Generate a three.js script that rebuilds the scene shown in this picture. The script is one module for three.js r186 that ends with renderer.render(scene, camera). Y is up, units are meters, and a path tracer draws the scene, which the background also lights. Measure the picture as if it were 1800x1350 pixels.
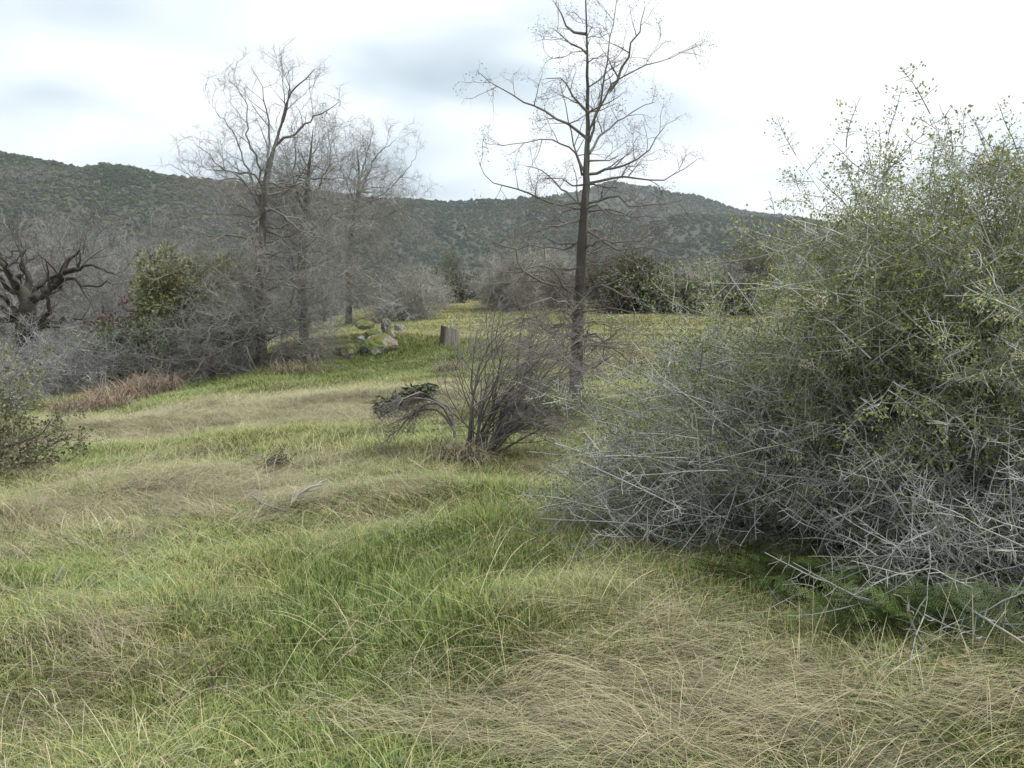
import * as THREE from 'three';
import { mergeVertices } from 'three/addons/utils/BufferGeometryUtils.js';

// ---------------------------------------------------------------- camera, sky, sun, exposure
const scene = new THREE.Scene();
const EYE = 1.62, FOV = 48, PITCH = THREE.MathUtils.degToRad(6.6);
const camera = new THREE.PerspectiveCamera(FOV, 4 / 3, 0.1, 9000);
camera.position.set(0, EYE, 0);
camera.rotation.set(-PITCH, 0, 0);
camera.updateMatrixWorld(true);

const renderer = new THREE.WebGLRenderer({ antialias: true });
renderer.setSize(1024, 768);
renderer.toneMapping = THREE.LinearToneMapping;
renderer.toneMappingExposure = 2.95;
renderer.shadowMap.enabled = true;
renderer.shadowMap.type = THREE.PCFSoftShadowMap;

function rand(seed) {
  let s = seed >>> 0;
  return () => { s = (s + 0x6D2B79F5) >>> 0; let t = s; t = Math.imul(t ^ (t >>> 15), t | 1); t ^= t + Math.imul(t ^ (t >>> 7), t | 61); return ((t ^ (t >>> 14)) >>> 0) / 4294967296; };
}
function hash3(x, y, z) {
  let h = Math.imul(x, 374761393) ^ Math.imul(y, 668265263) ^ Math.imul(z, 2147483647 ^ 0x5bd1e995);
  h = Math.imul(h ^ (h >>> 13), 1274126177); h ^= h >>> 16;
  return (h >>> 0) / 4294967296;
}
function noise3(x, y, z) {                       // value noise, -1..1
  const X = Math.floor(x), Y = Math.floor(y), Z = Math.floor(z);
  let u = x - X, v = y - Y, w = z - Z;
  u = u * u * (3 - 2 * u); v = v * v * (3 - 2 * v); w = w * w * (3 - 2 * w);
  const L = (a, b, t) => a + (b - a) * t;
  return 2 * L(L(L(hash3(X, Y, Z), hash3(X + 1, Y, Z), u), L(hash3(X, Y + 1, Z), hash3(X + 1, Y + 1, Z), u), v),
    L(L(hash3(X, Y, Z + 1), hash3(X + 1, Y, Z + 1), u), L(hash3(X, Y + 1, Z + 1), hash3(X + 1, Y + 1, Z + 1), u), v), w) - 1;
}
const n2 = (x, y, k = 0) => noise3(x, y, k * 7.31 + 0.5);
function fbm(x, y, z, o = 4) { let a = 0, f = 1, s = 0.5; for (let i = 0; i < o; i++) { a += s * noise3(x * f, y * f, z * f + i * 13.7); f *= 2.03; s *= 0.5; } return a; }
const lerp = (a, b, t) => a + (b - a) * t, clamp = (x, a = 0, b = 1) => Math.min(b, Math.max(a, x));
const sstep = (a, b, x) => { const t = clamp((x - a) / (b - a)); return t * t * (3 - 2 * t); };
function interp(list, x) {                       // piecewise smooth through [x, y] pairs
  if (x <= list[0][0]) return list[0][1];
  for (let i = 1; i < list.length; i++) if (x <= list[i][0]) { const [a, b] = list[i - 1], [c, d] = list[i]; const t = (x - a) / (c - a); return lerp(b, d, t * t * (3 - 2 * t)); }
  return list[list.length - 1][1];
}
const V = (x = 0, y = 0, z = 0) => new THREE.Vector3(x, y, z);

// overcast sky: bright white cloud with blue-grey bands
{
  const W = 1024, H = 512, data = new Float32Array(W * H * 4);
  const blobs = [ // azimuth from straight ahead (right +), elevation, radius az, radius el, whiter (+) / greyer (-)
    [-9, 8, 12, 3.5, -0.62], [-4, 12, 9, 2.6, -0.3], [-22, 17.5, 14, 3.8, -0.62], [-30, 11.5, 8, 2.2, -0.2], [8.5, 13, 4, 4, -0.42], [3, 6.5, 8, 1.4, -0.25],
    [10, 22, 9, 2.6, -0.5], [17, 23, 6, 2, -0.3], [-4, 20, 9, 5, 0.6], [16, 13, 8, 6, 0.8], [26, 18, 10, 6, 0.4], [-24, 13, 9, 1.6, 0.5], [-3, 4.3, 6, 1.1, 0.7], [-18, 9, 4, 1.2, 0.35], [14, 6.5, 5, 1.0, -0.18]];
  for (let j = 0; j < H; j++) for (let i = 0; i < W; i++) {
    const el = ((j + 0.5) / H - 0.5) * Math.PI, az = ((i + 0.5) / W - 0.5) * 2 * Math.PI; // atan2(z, x)
    const x = Math.cos(el) * Math.cos(az), y = Math.sin(el), z = Math.cos(el) * Math.sin(az);
    const k = 1 / (Math.max(y, 0) + 0.30), px = x * k, pz = z * k;
    const q = fbm(px * 0.9 + 3.1, pz * 1.3, 4.2, 3);
    let c = fbm(px * 2.4 + q * 0.9, pz * 3.4 + q * 0.8, 9.1, 7) * 1.0 + 0.2;
    const A = Math.atan2(x, -z) * 180 / Math.PI, E = el * 180 / Math.PI;
    let b = 0;
    for (const [ba, be, ra, re, w] of blobs) { const dx = (A - ba + q * 7) / ra, dy = (E - be + c * 2.2) / re, r = dx * dx + dy * dy; if (r < 9) b += w * Math.exp(-r); }
    c = clamp(0.58 + c * 0.64 + b * 0.62, 0, 1.15);
    const bright = lerp(0.235, 0.415, sstep(-0.05, 1.0, c)), t = clamp(c);
    const o = (j * W + i) * 4;
    data[o] = bright * lerp(0.80, 0.975, t); data[o + 1] = bright * lerp(0.99, 1.0, t); data[o + 2] = bright * lerp(1.14, 1.025, t); data[o + 3] = 1;
  }
  const tex = new THREE.DataTexture(data, W, H, THREE.RGBAFormat, THREE.FloatType);
  tex.mapping = THREE.EquirectangularReflectionMapping; tex.magFilter = tex.minFilter = THREE.LinearFilter; tex.needsUpdate = true;
  scene.background = tex; scene.environment = tex;
}
const sun = new THREE.DirectionalLight(new THREE.Color(1.0, 0.965, 0.91), 1.5);
sun.position.set(28, 60, -14); sun.target.position.set(0, 0, -14);
sun.castShadow = true; sun.shadow.radius = 75; sun.shadow.mapSize.set(2048, 2048);
Object.assign(sun.shadow.camera, { left: -45, right: 45, top: 45, bottom: -45, near: 1, far: 200 });
scene.add(sun, sun.target);
scene.fog = new THREE.FogExp2(new THREE.Color(0.84, 0.92, 1.0), 0.00018);

// ---------------------------------------------------------------- geometry helpers
class MB {                                       // collects shapes, merged into one geometry with vertex colours
  constructor() { this.p = []; this.c = []; this.i = []; }
  v(x, y, z, c) { this.p.push(x, y, z); this.c.push(c[0], c[1], c[2]); return this.p.length / 3 - 1; }
  tube(pts, rad, sides, col, cap = false) {      // col: colour or function(t, angle index, point)
    const n = pts.length, f = typeof col === 'function', base = this.p.length / 3;
    let T = V().subVectors(pts[1], pts[0]).normalize(), N = Math.abs(T.y) < 0.9 ? V(0, 1, 0) : V(1, 0, 0);
    N.crossVectors(T, N).normalize();
    for (let k = 0; k < n; k++) {
      const t2 = V().subVectors(pts[Math.min(k + 1, n - 1)], pts[Math.max(k - 1, 0)]).normalize();
      N.addScaledVector(t2, -N.dot(t2)).normalize();
      const B = V().crossVectors(t2, N), r = rad[k];
      for (let s = 0; s < sides; s++) {
        const a = s / sides * Math.PI * 2, ca = Math.cos(a) * r, sa = Math.sin(a) * r;
        this.v(pts[k].x + N.x * ca + B.x * sa, pts[k].y + N.y * ca + B.y * sa, pts[k].z + N.z * ca + B.z * sa, f ? col(k / (n - 1), s, pts[k]) : col);
      }
    }
    for (let k = 0; k < n - 1; k++) for (let s = 0; s < sides; s++) {
      const a = base + k * sides + s, b = base + k * sides + (s + 1) % sides;
      this.i.push(a, b, a + sides, b, b + sides, a + sides);
    }
    if (cap) { const e = base + (n - 1) * sides; for (let s = 1; s < sides - 1; s++) this.i.push(e, e + s, e + s + 1); }
    return this;
  }
  leaf(p, dir, up, L, W, c, fold = 0.25) {       // a folded leaf of four triangles
    const d = dir, s = V().crossVectors(d, up).normalize(), u = V().crossVectors(s, d);
    const P = (t, w, h) => this.v(p.x + d.x * L * t + s.x * W * w + u.x * W * h, p.y + d.y * L * t + s.y * W * w + u.y * W * h, p.z + d.z * L * t + s.z * W * w + u.z * W * h, c);
    const a = P(0, 0, 0), b = P(0.5, 0.5, fold), m = P(0.55, 0, 0), e = P(0.5, -0.5, fold), f = P(1, 0, -fold * 0.4);
    this.i.push(a, b, m, m, b, f, a, m, e, m, f, e);
  }
  blade(x, y, z, yaw, L, w, th0, curl, segs, c0, c1, floor = 0.004) { // grass blade: th0 angle above the ground, curl change along it
    const ca = Math.cos(yaw), sa = Math.sin(yaw), st = L / segs;
    let px = x, py = y, pz = z, th = th0, a, b;
    for (let k = 0; k <= segs; k++) {
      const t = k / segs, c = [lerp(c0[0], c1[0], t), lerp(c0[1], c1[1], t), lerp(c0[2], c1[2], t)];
      if (k === segs) { const e = this.v(px, py, pz, c); this.i.push(a, b, e); break; }
      const ww = w * 0.5 * (1 - 0.55 * t * t), a2 = this.v(px - sa * ww, py, pz + ca * ww, c), b2 = this.v(px + sa * ww, py, pz - ca * ww, c);
      if (k) this.i.push(a, b, a2, b, b2, a2);
      a = a2; b = b2;
      px += Math.cos(th) * ca * st; pz += Math.cos(th) * sa * st; py += Math.sin(th) * st; th += curl / segs;
      if (py < floor) { py = floor; th = Math.max(th, 0.02); }
    }
  }
  geo() {
    const g = new THREE.BufferGeometry();
    g.setAttribute('position', new THREE.BufferAttribute(new Float32Array(this.p), 3));
    g.setAttribute('color', new THREE.BufferAttribute(new Float32Array(this.c), 3));
    g.setIndex(this.p.length / 3 > 65535 ? new THREE.BufferAttribute(new Uint32Array(this.i), 1) : new THREE.BufferAttribute(new Uint16Array(this.i), 1));
    g.computeVertexNormals();
    return g;
  }
}
const used = {};
function numbered(name) { const k = used[name] = (used[name] ?? -1) + 1; return k ? `${name}_${String(k).padStart(3, '0')}` : name; }
function thing(name, label, category, pos, group, kind) {
  const o = new THREE.Group(); o.name = numbered(name); o.position.copy(pos); scene.add(o);
  o.userData = { label, category }; if (group) o.userData.group = group; if (kind) o.userData.kind = kind;
  return o;
}
function shadows(m) { m.castShadow = m.receiveShadow = true; return m; }
function part(name, geo, mat, parent, kind) { const m = shadows(new THREE.Mesh(geo, mat)); m.name = name; parent.add(m); if (kind) m.userData.kind = kind; return m; }
class IB {                                       // instances
  constructor() { this.m = []; this.col = []; }
  add(m, c) { this.m.push(m.clone()); this.col.push(c); }
  build(name, geo, mat, parent, kind = 'stuff') {
    if (!this.m.length) return null;
    const im = shadows(new THREE.InstancedMesh(geo, mat, this.m.length)); im.name = name; im.userData.kind = kind;
    const C = new THREE.Color();
    for (let k = 0; k < this.m.length; k++) { im.setMatrixAt(k, this.m[k]); const c = this.col[k]; im.setColorAt(k, C.setRGB(c[0], c[1], c[2])); }
    im.frustumCulled = false; parent.add(im); return im;
  }
}
const UPY = V(0, 1, 0), _q = new THREE.Quaternion(), _q2 = new THREE.Quaternion(), _m = new THREE.Matrix4(), _s = V();
function along(p, dir, roll, sx, sy = sx, sz = sx) {           // matrix: +y of the shape towards dir
  _q.setFromUnitVectors(UPY, dir); _q2.setFromAxisAngle(UPY, roll); _q.multiply(_q2);
  return _m.compose(p, _q, _s.set(sx, sy, sz));
}
function onGround(p, yaw, s, sy = s) { _q.setFromAxisAngle(UPY, yaw); return _m.compose(p, _q, _s.set(s, sy, s)); }
const mat = (o = {}) => new THREE.MeshStandardMaterial({ vertexColors: true, roughness: 0.9, metalness: 0, side: THREE.DoubleSide, ...o });
const leafMat = (t = 0.35, r = 0.62) => new THREE.MeshPhysicalMaterial({ vertexColors: true, roughness: r, metalness: 0, side: THREE.DoubleSide, transmission: t, thickness: 0 });
const M = { bark: mat(), twig: mat({ roughness: 0.8 }), straw: mat({ roughness: 0.75 }), grass: mat({ roughness: 0.7 }), leaf: mat({ roughness: 0.55 }), farLeaf: mat({ roughness: 0.9 }), rock: mat({ roughness: 0.95 }), wood: mat({ roughness: 0.9 }) };
M.thin = leafMat(0.4, 0.7);
const shade = (c, k) => [c[0] * k, c[1] * k, c[2] * k];
const mixc = (a, b, t) => [lerp(a[0], b[0], t), lerp(a[1], b[1], t), lerp(a[2], b[2], t)];
function randDir(r) { const z = r() * 2 - 1, a = r() * Math.PI * 2, s = Math.sqrt(1 - z * z); return V(s * Math.cos(a), z, s * Math.sin(a)); }
function turned(d, angle, az) {                  // d turned by angle towards a random side
  const s = Math.abs(d.y) < 0.95 ? V(0, 1, 0) : V(1, 0, 0); s.cross(d).normalize(); s.applyAxisAngle(d, az);
  return d.clone().multiplyScalar(Math.cos(angle)).addScaledVector(s, Math.sin(angle)).normalize();
}

// ---------------------------------------------------------------- terrain
const mounds = [[0.2, -3.75, 0.62, 0.40, 0.11], [-0.75, -6.5, 0.9, 0.5, 0.12], [1.55, -3.05, 0.8, 0.35, 0.08], [-1.9, -3.9, 0.9, 0.5, 0.09], [-0.35, -5.3, 0.5, 0.35, 0.06],
  [-4.6, -25, 3.2, 2.4, 0.55], [-6.5, -22, 2.2, 1.6, 0.2], [0.9, -12.5, 1.2, 1, 0.1], [-2.6, -14.5, 2.2, 1.2, 0.12], [-4.5, -10.5, 2.5, 0.9, 0.1]];
const profile = [[-50, 0.2], [0, 0], [3, 0], [8, -0.12], [12.5, -0.2], [20, -0.25], [27, -0.2], [40, 0.0], [58, 0.28], [70, 0.3], [84, -0.5], [110, -5], [150, -14], [230, -32], [350, -46], [520, -52], [9000, -52]];
function ground(x, z) {
  const d = -z;
  let h = interp(profile, d);
  const left = sstep(0, 26, -6 - x - Math.max(0, 30 - d) * 1.1) * sstep(24, 50, d) * 6.5 + sstep(20, 70, -x) * 7 * sstep(5, 40, d);
  const right = sstep(14, 60, x - d * 0.25) * 4;
  h -= (left + right) * sstep(260, 90, d) - 0.085 * Math.min(0, x + 1) * sstep(4, 12, d) * sstep(60, 25, d);
  const near = sstep(60, 8, Math.hypot(x, z));
  h += near * (0.10 * n2(x * 0.38 + 3, z * 0.38, 6) + 0.07 * n2(x * 0.9, z * 0.9, 1) + 0.03 * n2(x * 2.3, z * 2.3, 2) + 0.012 * n2(x * 6, z * 6, 3)) + 0.16 * n2(x * 0.12, z * 0.12, 4) * sstep(6, 20, d);
  if (Math.hypot(x, z) > 80) h += 2.2 * n2(x * 0.02, z * 0.02, 5) * sstep(80, 200, Math.hypot(x, z));
  for (const [mx, mz, rx, rz, a] of mounds) { const q = ((x - mx) / rx) ** 2 + ((z - mz) / rz) ** 2; if (q < 6) h += a * Math.exp(-q); }
  return h;
}
const H0 = ground(0, 0);
function ray(px, py) { return V((px - 900) / 675 * Math.tan(FOV * Math.PI / 360), (675 - py) / 675 * Math.tan(FOV * Math.PI / 360), -1).applyAxisAngle(V(1, 0, 0), -PITCH); }
function pt(px, py, d) { const r = ray(px, py); return V(0, EYE, 0).addScaledVector(r, d / -r.z); }   // the point of the photograph at depth d
function gp(px, py) {                            // where the line of sight meets the ground
  const r = ray(px, py); let a = 1;
  for (let d = 1.5; d < 400; d *= 1.01) { const p = V(0, EYE, 0).addScaledVector(r, d / -r.z); if (p.y < ground(p.x, p.z)) break; a = d; }
  let lo = a, hi = a * 1.011;
  for (let k = 0; k < 20; k++) { const m = (lo + hi) / 2, p = V(0, EYE, 0).addScaledVector(r, m / -r.z); if (p.y < ground(p.x, p.z)) hi = m; else lo = m; }
  const p = V(0, EYE, 0).addScaledVector(r, lo / -r.z); p.y = ground(p.x, p.z); return p;
}
const foot = (px, d) => { const x = (px - 900) / 1515 * d * 1.003; return V(x, ground(x, -d), -d); };

// growth maps: how much straw, lush green, blue-green grass grows at a place
const patch = (px, py, rx, rz, w) => { const p = gp(px, py); return [p.x, p.z, rx, rz, w]; };
const strawP = [patch(1020, 1130, 0.75, 0.42, 1), patch(700, 890, 1.0, 0.7, 1), patch(1500, 1270, 1.3, 0.4, 0.8), patch(180, 1150, 1.1, 0.5, 0.95), patch(450, 720, 3.2, 1.8, 1.5), patch(250, 760, 3.5, 1.5, 1.2), patch(620, 700, 2.5, 2.2, 1.4), patch(330, 830, 2.0, 0.8, 0.8),
  patch(100, 900, 2.2, 1.0, 0.8), patch(420, 880, 1.2, 0.6, 0.7), patch(1150, 960, 0.8, 0.8, 0.7), patch(700, 960, 0.4, 0.3, 0.7), patch(1250, 1180, 0.6, 0.4, 0.8), patch(1060, 620, 4, 3, 0.8), patch(950, 1300, 0.6, 0.25, 0.8), patch(880, 600, 4, 5, 0.4), patch(830, 545, 6, 4, 0.6), patch(300, 680, 1.5, 1.2, 0.8)];
const greenP = [patch(600, 1150, 0.6, 0.9, 1.0), patch(900, 880, 0.8, 0.6, 1), patch(450, 670, 2.4, 0.8, 1.5), patch(790, 640, 2.0, 1.6, 1), patch(680, 620, 2, 1.2, 1.3), patch(560, 640, 1.5, 1.5, 1), patch(760, 770, 0.8, 0.6, 0.9), patch(1000, 735, 1.3, 0.8, 1.1), patch(560, 870, 0.6, 0.3, 0.4), patch(260, 705, 2, 0.5, 1), patch(700, 570, 3, 3, 0.6), patch(980, 560, 4, 5, 0.8), patch(150, 800, 1.6, 0.5, 0.6), patch(720, 1020, 0.6, 0.5, 1.0), patch(850, 930, 0.5, 0.5, 0.9)];
const blueP = [patch(380, 1085, 0.26, 0.13, 1.1), patch(270, 1045, 0.3, 0.16, 0.8), patch(520, 1080, 0.22, 0.1, 0.6), patch(440, 930, 0.3, 0.2, 0.3), patch(170, 1040, 0.25, 0.15, 0.4)];
const fernP = [patch(1560, 1095, 0.55, 0.32, 1), patch(1700, 1130, 0.55, 0.32, 1), patch(1450, 1060, 0.4, 0.3, 0.6)];
const bareP = [patch(440, 1035, 0.22, 0.13, 1), patch(600, 1160, 0.15, 0.2, 0.6), patch(740, 980, 0.3, 0.15, 0.5), patch(690, 1090, 0.2, 0.15, 0.4), patch(560, 1260, 0.2, 0.2, 0.4), patch(640, 1200, 0.18, 0.18, 0.4), patch(800, 970, 0.3, 0.2, 0.4), patch(470, 1050, 0.2, 0.1, 0.7)];
const amount = (P, x, z) => { let s = 0; for (const [a, b, rx, rz, w] of P) { const q = ((x - a) / rx) ** 2 + ((z - b) / rz) ** 2; if (q < 7) s += w * Math.exp(-q); } return s; };
function strawAt(x, z) { return clamp(0.12 + 0.24 * n2(x * 0.55 + 9, z * 0.55, 11) + 0.34 * n2(x * 1.7, z * 1.7, 12) + 0.30 * n2(x * 3.9, z * 3.9, 13) + 0.6 * amount(strawP, x, z) - 0.6 * amount(greenP, x, z) - 0.5 * amount(blueP, x, z) - 1.2 * amount(fernP, x, z)); }
function greenAt(x, z) { return clamp(0.45 + 0.3 * n2(x * 0.7 + 4, z * 0.7, 14) + 0.15 * n2(x * 2.1, z * 2.1, 15) + amount(greenP, x, z) - 0.2 * amount(strawP, x, z)); }
const C = { soil: [0.12, 0.092, 0.056], thatch: [0.22, 0.19, 0.10], moss: [0.12, 0.155, 0.045], farGrass: [0.23, 0.245, 0.105], wood: [0.085, 0.08, 0.06] };
{
  const angs = [], rads = [];
  for (let a = -52; a <= 52; a += 0.26) angs.push(a);
  for (let a = 54; a < 308; a += 4) angs.push(a);
  angs.push(308);
  for (let r = 0.25; r < 7000; r *= r < 100 ? 1.022 : 1.06) rads.push(r);
  const mb = new MB(), na = angs.length;
  for (const r of rads) for (const a of angs) {
    const t = a * Math.PI / 180, x = Math.sin(t) * r, z = -Math.cos(t) * r;
    const s = r < 110 ? strawAt(x, z) : 0.5, g = r < 110 ? greenAt(x, z) : 0.4;
    let c = mixc(amount(fernP, x, z) > 0.5 ? [0.06, 0.045, 0.03] : C.soil, C.moss, clamp(g * 0.8 + 0.1 * n2(x * 5, z * 5, 21)));
    c = mixc(c, C.thatch, s * 0.75);
    c = mixc(c, C.farGrass, sstep(14, 45, r) * 0.7);
    const wood = Math.max(sstep(76, 92, -z), sstep(2, 6, -6.5 - x - Math.max(0, 30 - (-z)) * 1.1) * sstep(24, 34, -z));
    c = mixc(c, C.wood, wood);
    c = shade(c, 1 + 0.25 * n2(x * 3.1, z * 3.1, 22) + 0.2 * n2(x * 11, z * 11, 23) * sstep(30, 5, r));
    mb.v(x, ground(x, z), z, c);
  }
  for (let k = 0; k < rads.length - 1; k++) for (let i = 0; i < na - 1; i++) { const a = k * na + i; mb.i.push(a, a + na, a + 1, a + 1, a + na, a + na + 1); }
  const g = mb.geo(), m = shadows(new THREE.Mesh(g, mat({ roughness: 1 })));
  m.name = 'ground'; m.userData = { kind: 'structure', label: 'rolling grassy ground of the hilltop meadow' }; scene.add(m);
}

// ---------------------------------------------------------------- hills with chaparral
function lump(seed, n, tri, squash = 0.75) {     // a rounded shrub of small leafy faces
  const r = rand(seed), mb = new MB();
  for (let k = 0; k < n; k++) {
    const d = randDir(r); if (d.y < -0.35) d.y = -d.y;
    const bump = 0.72 + 0.32 * noise3(d.x * 2.2 + seed, d.y * 2.2, d.z * 2.2);
    const rr = bump * (0.82 + 0.22 * r()), c = V(d.x * rr, (d.y * rr) * squash + 0.25, d.z * rr);
    const nrm = d.clone().addScaledVector(randDir(r), 0.75).normalize(), s = tri * (0.6 + 0.8 * r());
    const a = turned(nrm, Math.PI / 2, r() * 6.28), b = V().crossVectors(nrm, a), kk = 0.78 + 0.44 * r(), col = [kk * (0.92 + 0.16 * r()), kk, kk * (0.9 + 0.15 * r())];
    const i0 = mb.v(c.x + a.x * s, c.y + a.y * s, c.z + a.z * s, col), i1 = mb.v(c.x - a.x * s * 0.6 + b.x * s * 0.8, c.y - a.y * s * 0.6 + b.y * s * 0.8, c.z - a.z * s * 0.6 + b.z * s * 0.8, col), i2 = mb.v(c.x - a.x * s * 0.6 - b.x * s * 0.8, c.y - a.y * s * 0.6 - b.y * s * 0.8, c.z - a.z * s * 0.6 - b.z * s * 0.8, col);
    mb.i.push(i0, i1, i2);
  }
  return mb.geo();
}
const lumps = [lump(11, 130, 0.26), lump(12, 130, 0.26, 0.9), lump(13, 110, 0.28, 0.65), lump(14, 150, 0.25, 1.15)];
function hill(label, crestPx, W, footY, o) {
  const crest = crestPx.map(([px, py, D]) => pt(px, py, D)).sort((a, b) => a.x - b.x);
  const zx = crest.map(p => [p.x, p.z]), yx = crest.map(p => [p.x, p.y]);
  const cat = (L, x) => {                        // Catmull-Rom, so that the crest runs without flat steps
    if (x <= L[0][0]) return L[0][1]; if (x >= L[L.length - 1][0]) return L[L.length - 1][1];
    let i = 1; while (x > L[i][0]) i++;
    const a = L[Math.max(0, i - 2)], b = L[i - 1], c = L[i], d = L[Math.min(L.length - 1, i + 1)], t = (x - b[0]) / (c[0] - b[0]);
    const m0 = (c[1] - a[1]) / Math.max(1, c[0] - a[0]) * (c[0] - b[0]), m1 = (d[1] - b[1]) / Math.max(1, d[0] - b[0]) * (c[0] - b[0]);
    return (2 * t ** 3 - 3 * t * t + 1) * b[1] + (t ** 3 - 2 * t * t + t) * m0 + (-2 * t ** 3 + 3 * t * t) * c[1] + (t ** 3 - t * t) * m1;
  };
  const height = (x, s) => {
    const yc = cat(yx, x) - o.canopy, w = s * W;
    if (s < 0) return yc + s * W * 0.45;
    const f = 1 - (0.3 * s * s * (3 - 2 * s) + 0.7 * s);
    const gx = x + w * o.slant + 30 * n2(x * 0.006, w * 0.006, o.seed);
    const gully = (Math.abs(n2(gx / o.gully, w / (o.gully * 4), o.seed + 1)) - 0.35) * o.depth * Math.sin(Math.PI * clamp(s * 1.1)) ;
    return lerp(footY, yc, f) + gully + 2 * n2(x * 0.02, w * 0.02, o.seed + 2) * clamp(s * 3);
  };
  const x0 = crest[0].x, x1 = crest[crest.length - 1].x, nx = Math.ceil((x1 - x0) / o.step), ns = 46, mb = new MB();
  const tone = (x, w) => 0.7 * n2(x * 0.004, w * 0.004, o.seed + 4) + n2(x * 0.011, w * 0.011, o.seed + 5) + 0.6 * n2(x * 0.035, w * 0.035, o.seed + 6);
  for (let j = -6; j <= ns; j++) for (let i = 0; i <= nx; i++) {
    const x = lerp(x0, x1, i / nx), s = j / ns;
    mb.v(x, height(x, s), cat(zx, x) + s * W, mixc([0.045, 0.047, 0.03], [0.052, 0.062, 0.027], clamp(0.5 + tone(x, s * W))));
  }
  for (let j = 0; j < ns + 6; j++) for (let i = 0; i < nx; i++) { const a = j * (nx + 1) + i; mb.i.push(a, a + nx + 1, a + 1, a + 1, a + nx + 1, a + nx + 2); }
  const h = shadows(new THREE.Mesh(mb.geo(), mat({ roughness: 1 }))); h.name = numbered('hill'); h.userData = { kind: 'structure', label }; scene.add(h);
  const r = rand(o.seed * 97 + 5), B = lumps.map(() => new IB());
  let made = 0;
  for (let k = 0; k < o.n * 3 && made < o.n; k++) {
    const x = lerp(x0, x1, r()), s = -0.03 + 1.03 * r(), w = s * W, p = V(x, height(x, s), cat(zx, x) + w);
    const col = p.clone().project(camera); if (Math.abs(col.x) > 1.75) continue;
    const t = tone(x, w) + 0.55 * (r() - 0.5), gul = n2((x + w * o.slant) / o.gully, w / (o.gully * 4), o.seed + 1);
    const open = n2(x * 0.02 + 40, w * 0.02, o.seed + 9); if (open > 0.6 && r() < 0.5) continue;
    let c; const u = r();
    if (t + o.grey > 0.34) c = mixc([0.15, 0.14, 0.12], [0.1, 0.095, 0.078], u);                 // leafless grey-brown brush
    else if (t > -0.25) c = mixc([0.058, 0.078, 0.034], [0.095, 0.108, 0.05], u);
    else c = mixc([0.03, 0.052, 0.022], [0.05, 0.078, 0.03], u);                                         // dark evergreen
    if (u > 0.94) c = [0.14, 0.145, 0.06];
    let sz = lerp(1.5, 3.1, r() * r()) * o.size; if (r() < 0.04) sz *= 1.6;
    const q = r() * 4 | 0;
    B[q].add(onGround(p, r() * 6.28, sz, sz * (0.75 + 0.4 * r())), shade(c, (0.85 + 0.3 * r()) * (1 + 0.22 * n2(x * 0.008, w * 0.008, o.seed + 11)))); made++;
  }
  const g = new THREE.Group(); g.name = numbered('chaparral'); g.userData = { kind: 'stuff', label: o.label, category: 'shrubs' }; scene.add(g);
  B.forEach((b, q) => b.build('brush', lumps[q], M.farLeaf, g));
}
hill('long chaparral covered ridge descending from the left edge behind the bare trees', [[-420, 268, 620], [-150, 256, 640], [0, 262, 650], [60, 271, 655], [110, 282, 660], [150, 291, 665], [190, 284, 670], [235, 289, 676], [290, 302, 682], [340, 307, 690], [420, 316, 700], [500, 322, 712], [600, 335, 728], [680, 349, 744], [740, 385, 760], [790, 430, 780], [860, 490, 800]], 420, -58,
  { seed: 3, n: 32000, step: 7, canopy: 3.2, gully: 95, depth: 26, slant: 0.35, grey: 0.02, size: 0.85, label: 'grey-green chaparral brush clothing the long left ridge' });
hill('middle dark green ridge between the bare trees and the tall oak', [[420, 360, 900], [560, 352, 910], [690, 346, 920], [740, 347, 925], [790, 350, 930], [850, 346, 936], [890, 347, 940], [940, 344, 950], [1000, 350, 960], [1080, 372, 965], [1160, 420, 970], [1240, 470, 975]], 520, -62,
  { seed: 7, n: 24000, step: 8, canopy: 3.4, gully: 110, depth: 40, slant: -0.3, grey: -0.12, size: 0.95, label: 'dark green chaparral brush on the middle ridge' });
hill('pointed far peak behind the tall oak with its right shoulder', [[760, 420, 1250], [860, 370, 1260], [940, 346, 1280], [985, 338, 1290], [1030, 329, 1300], [1062, 317, 1300], [1085, 315, 1302], [1115, 320, 1305], [1145, 323, 1310], [1180, 334, 1320], [1215, 339, 1325], [1250, 347, 1330], [1290, 361, 1340], [1330, 370, 1350], [1400, 378, 1360], [1470, 390, 1380], [1600, 405, 1400], [1800, 425, 1400], [2100, 450, 1400]], 640, -60,
  { seed: 12, n: 30000, step: 10, canopy: 4, gully: 150, depth: 60, slant: 0.5, grey: 0.0, size: 1.15, label: 'grey-green brush on the pointed far peak' });
hill('green front spur running right below the far peak', [[1010, 480, 800], [1080, 420, 820], [1140, 388, 840], [1200, 371, 850], [1260, 374, 860], [1330, 377, 870], [1420, 382, 880], [1500, 392, 890], [1650, 405, 900], [1900, 420, 900], [2200, 430, 900]], 430, -60,
  { seed: 21, n: 22000, step: 8, canopy: 3.2, gully: 85, depth: 46, slant: -0.6, grey: -0.06, size: 0.95, label: 'green and grey brush on the front spur under the peak' });
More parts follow.
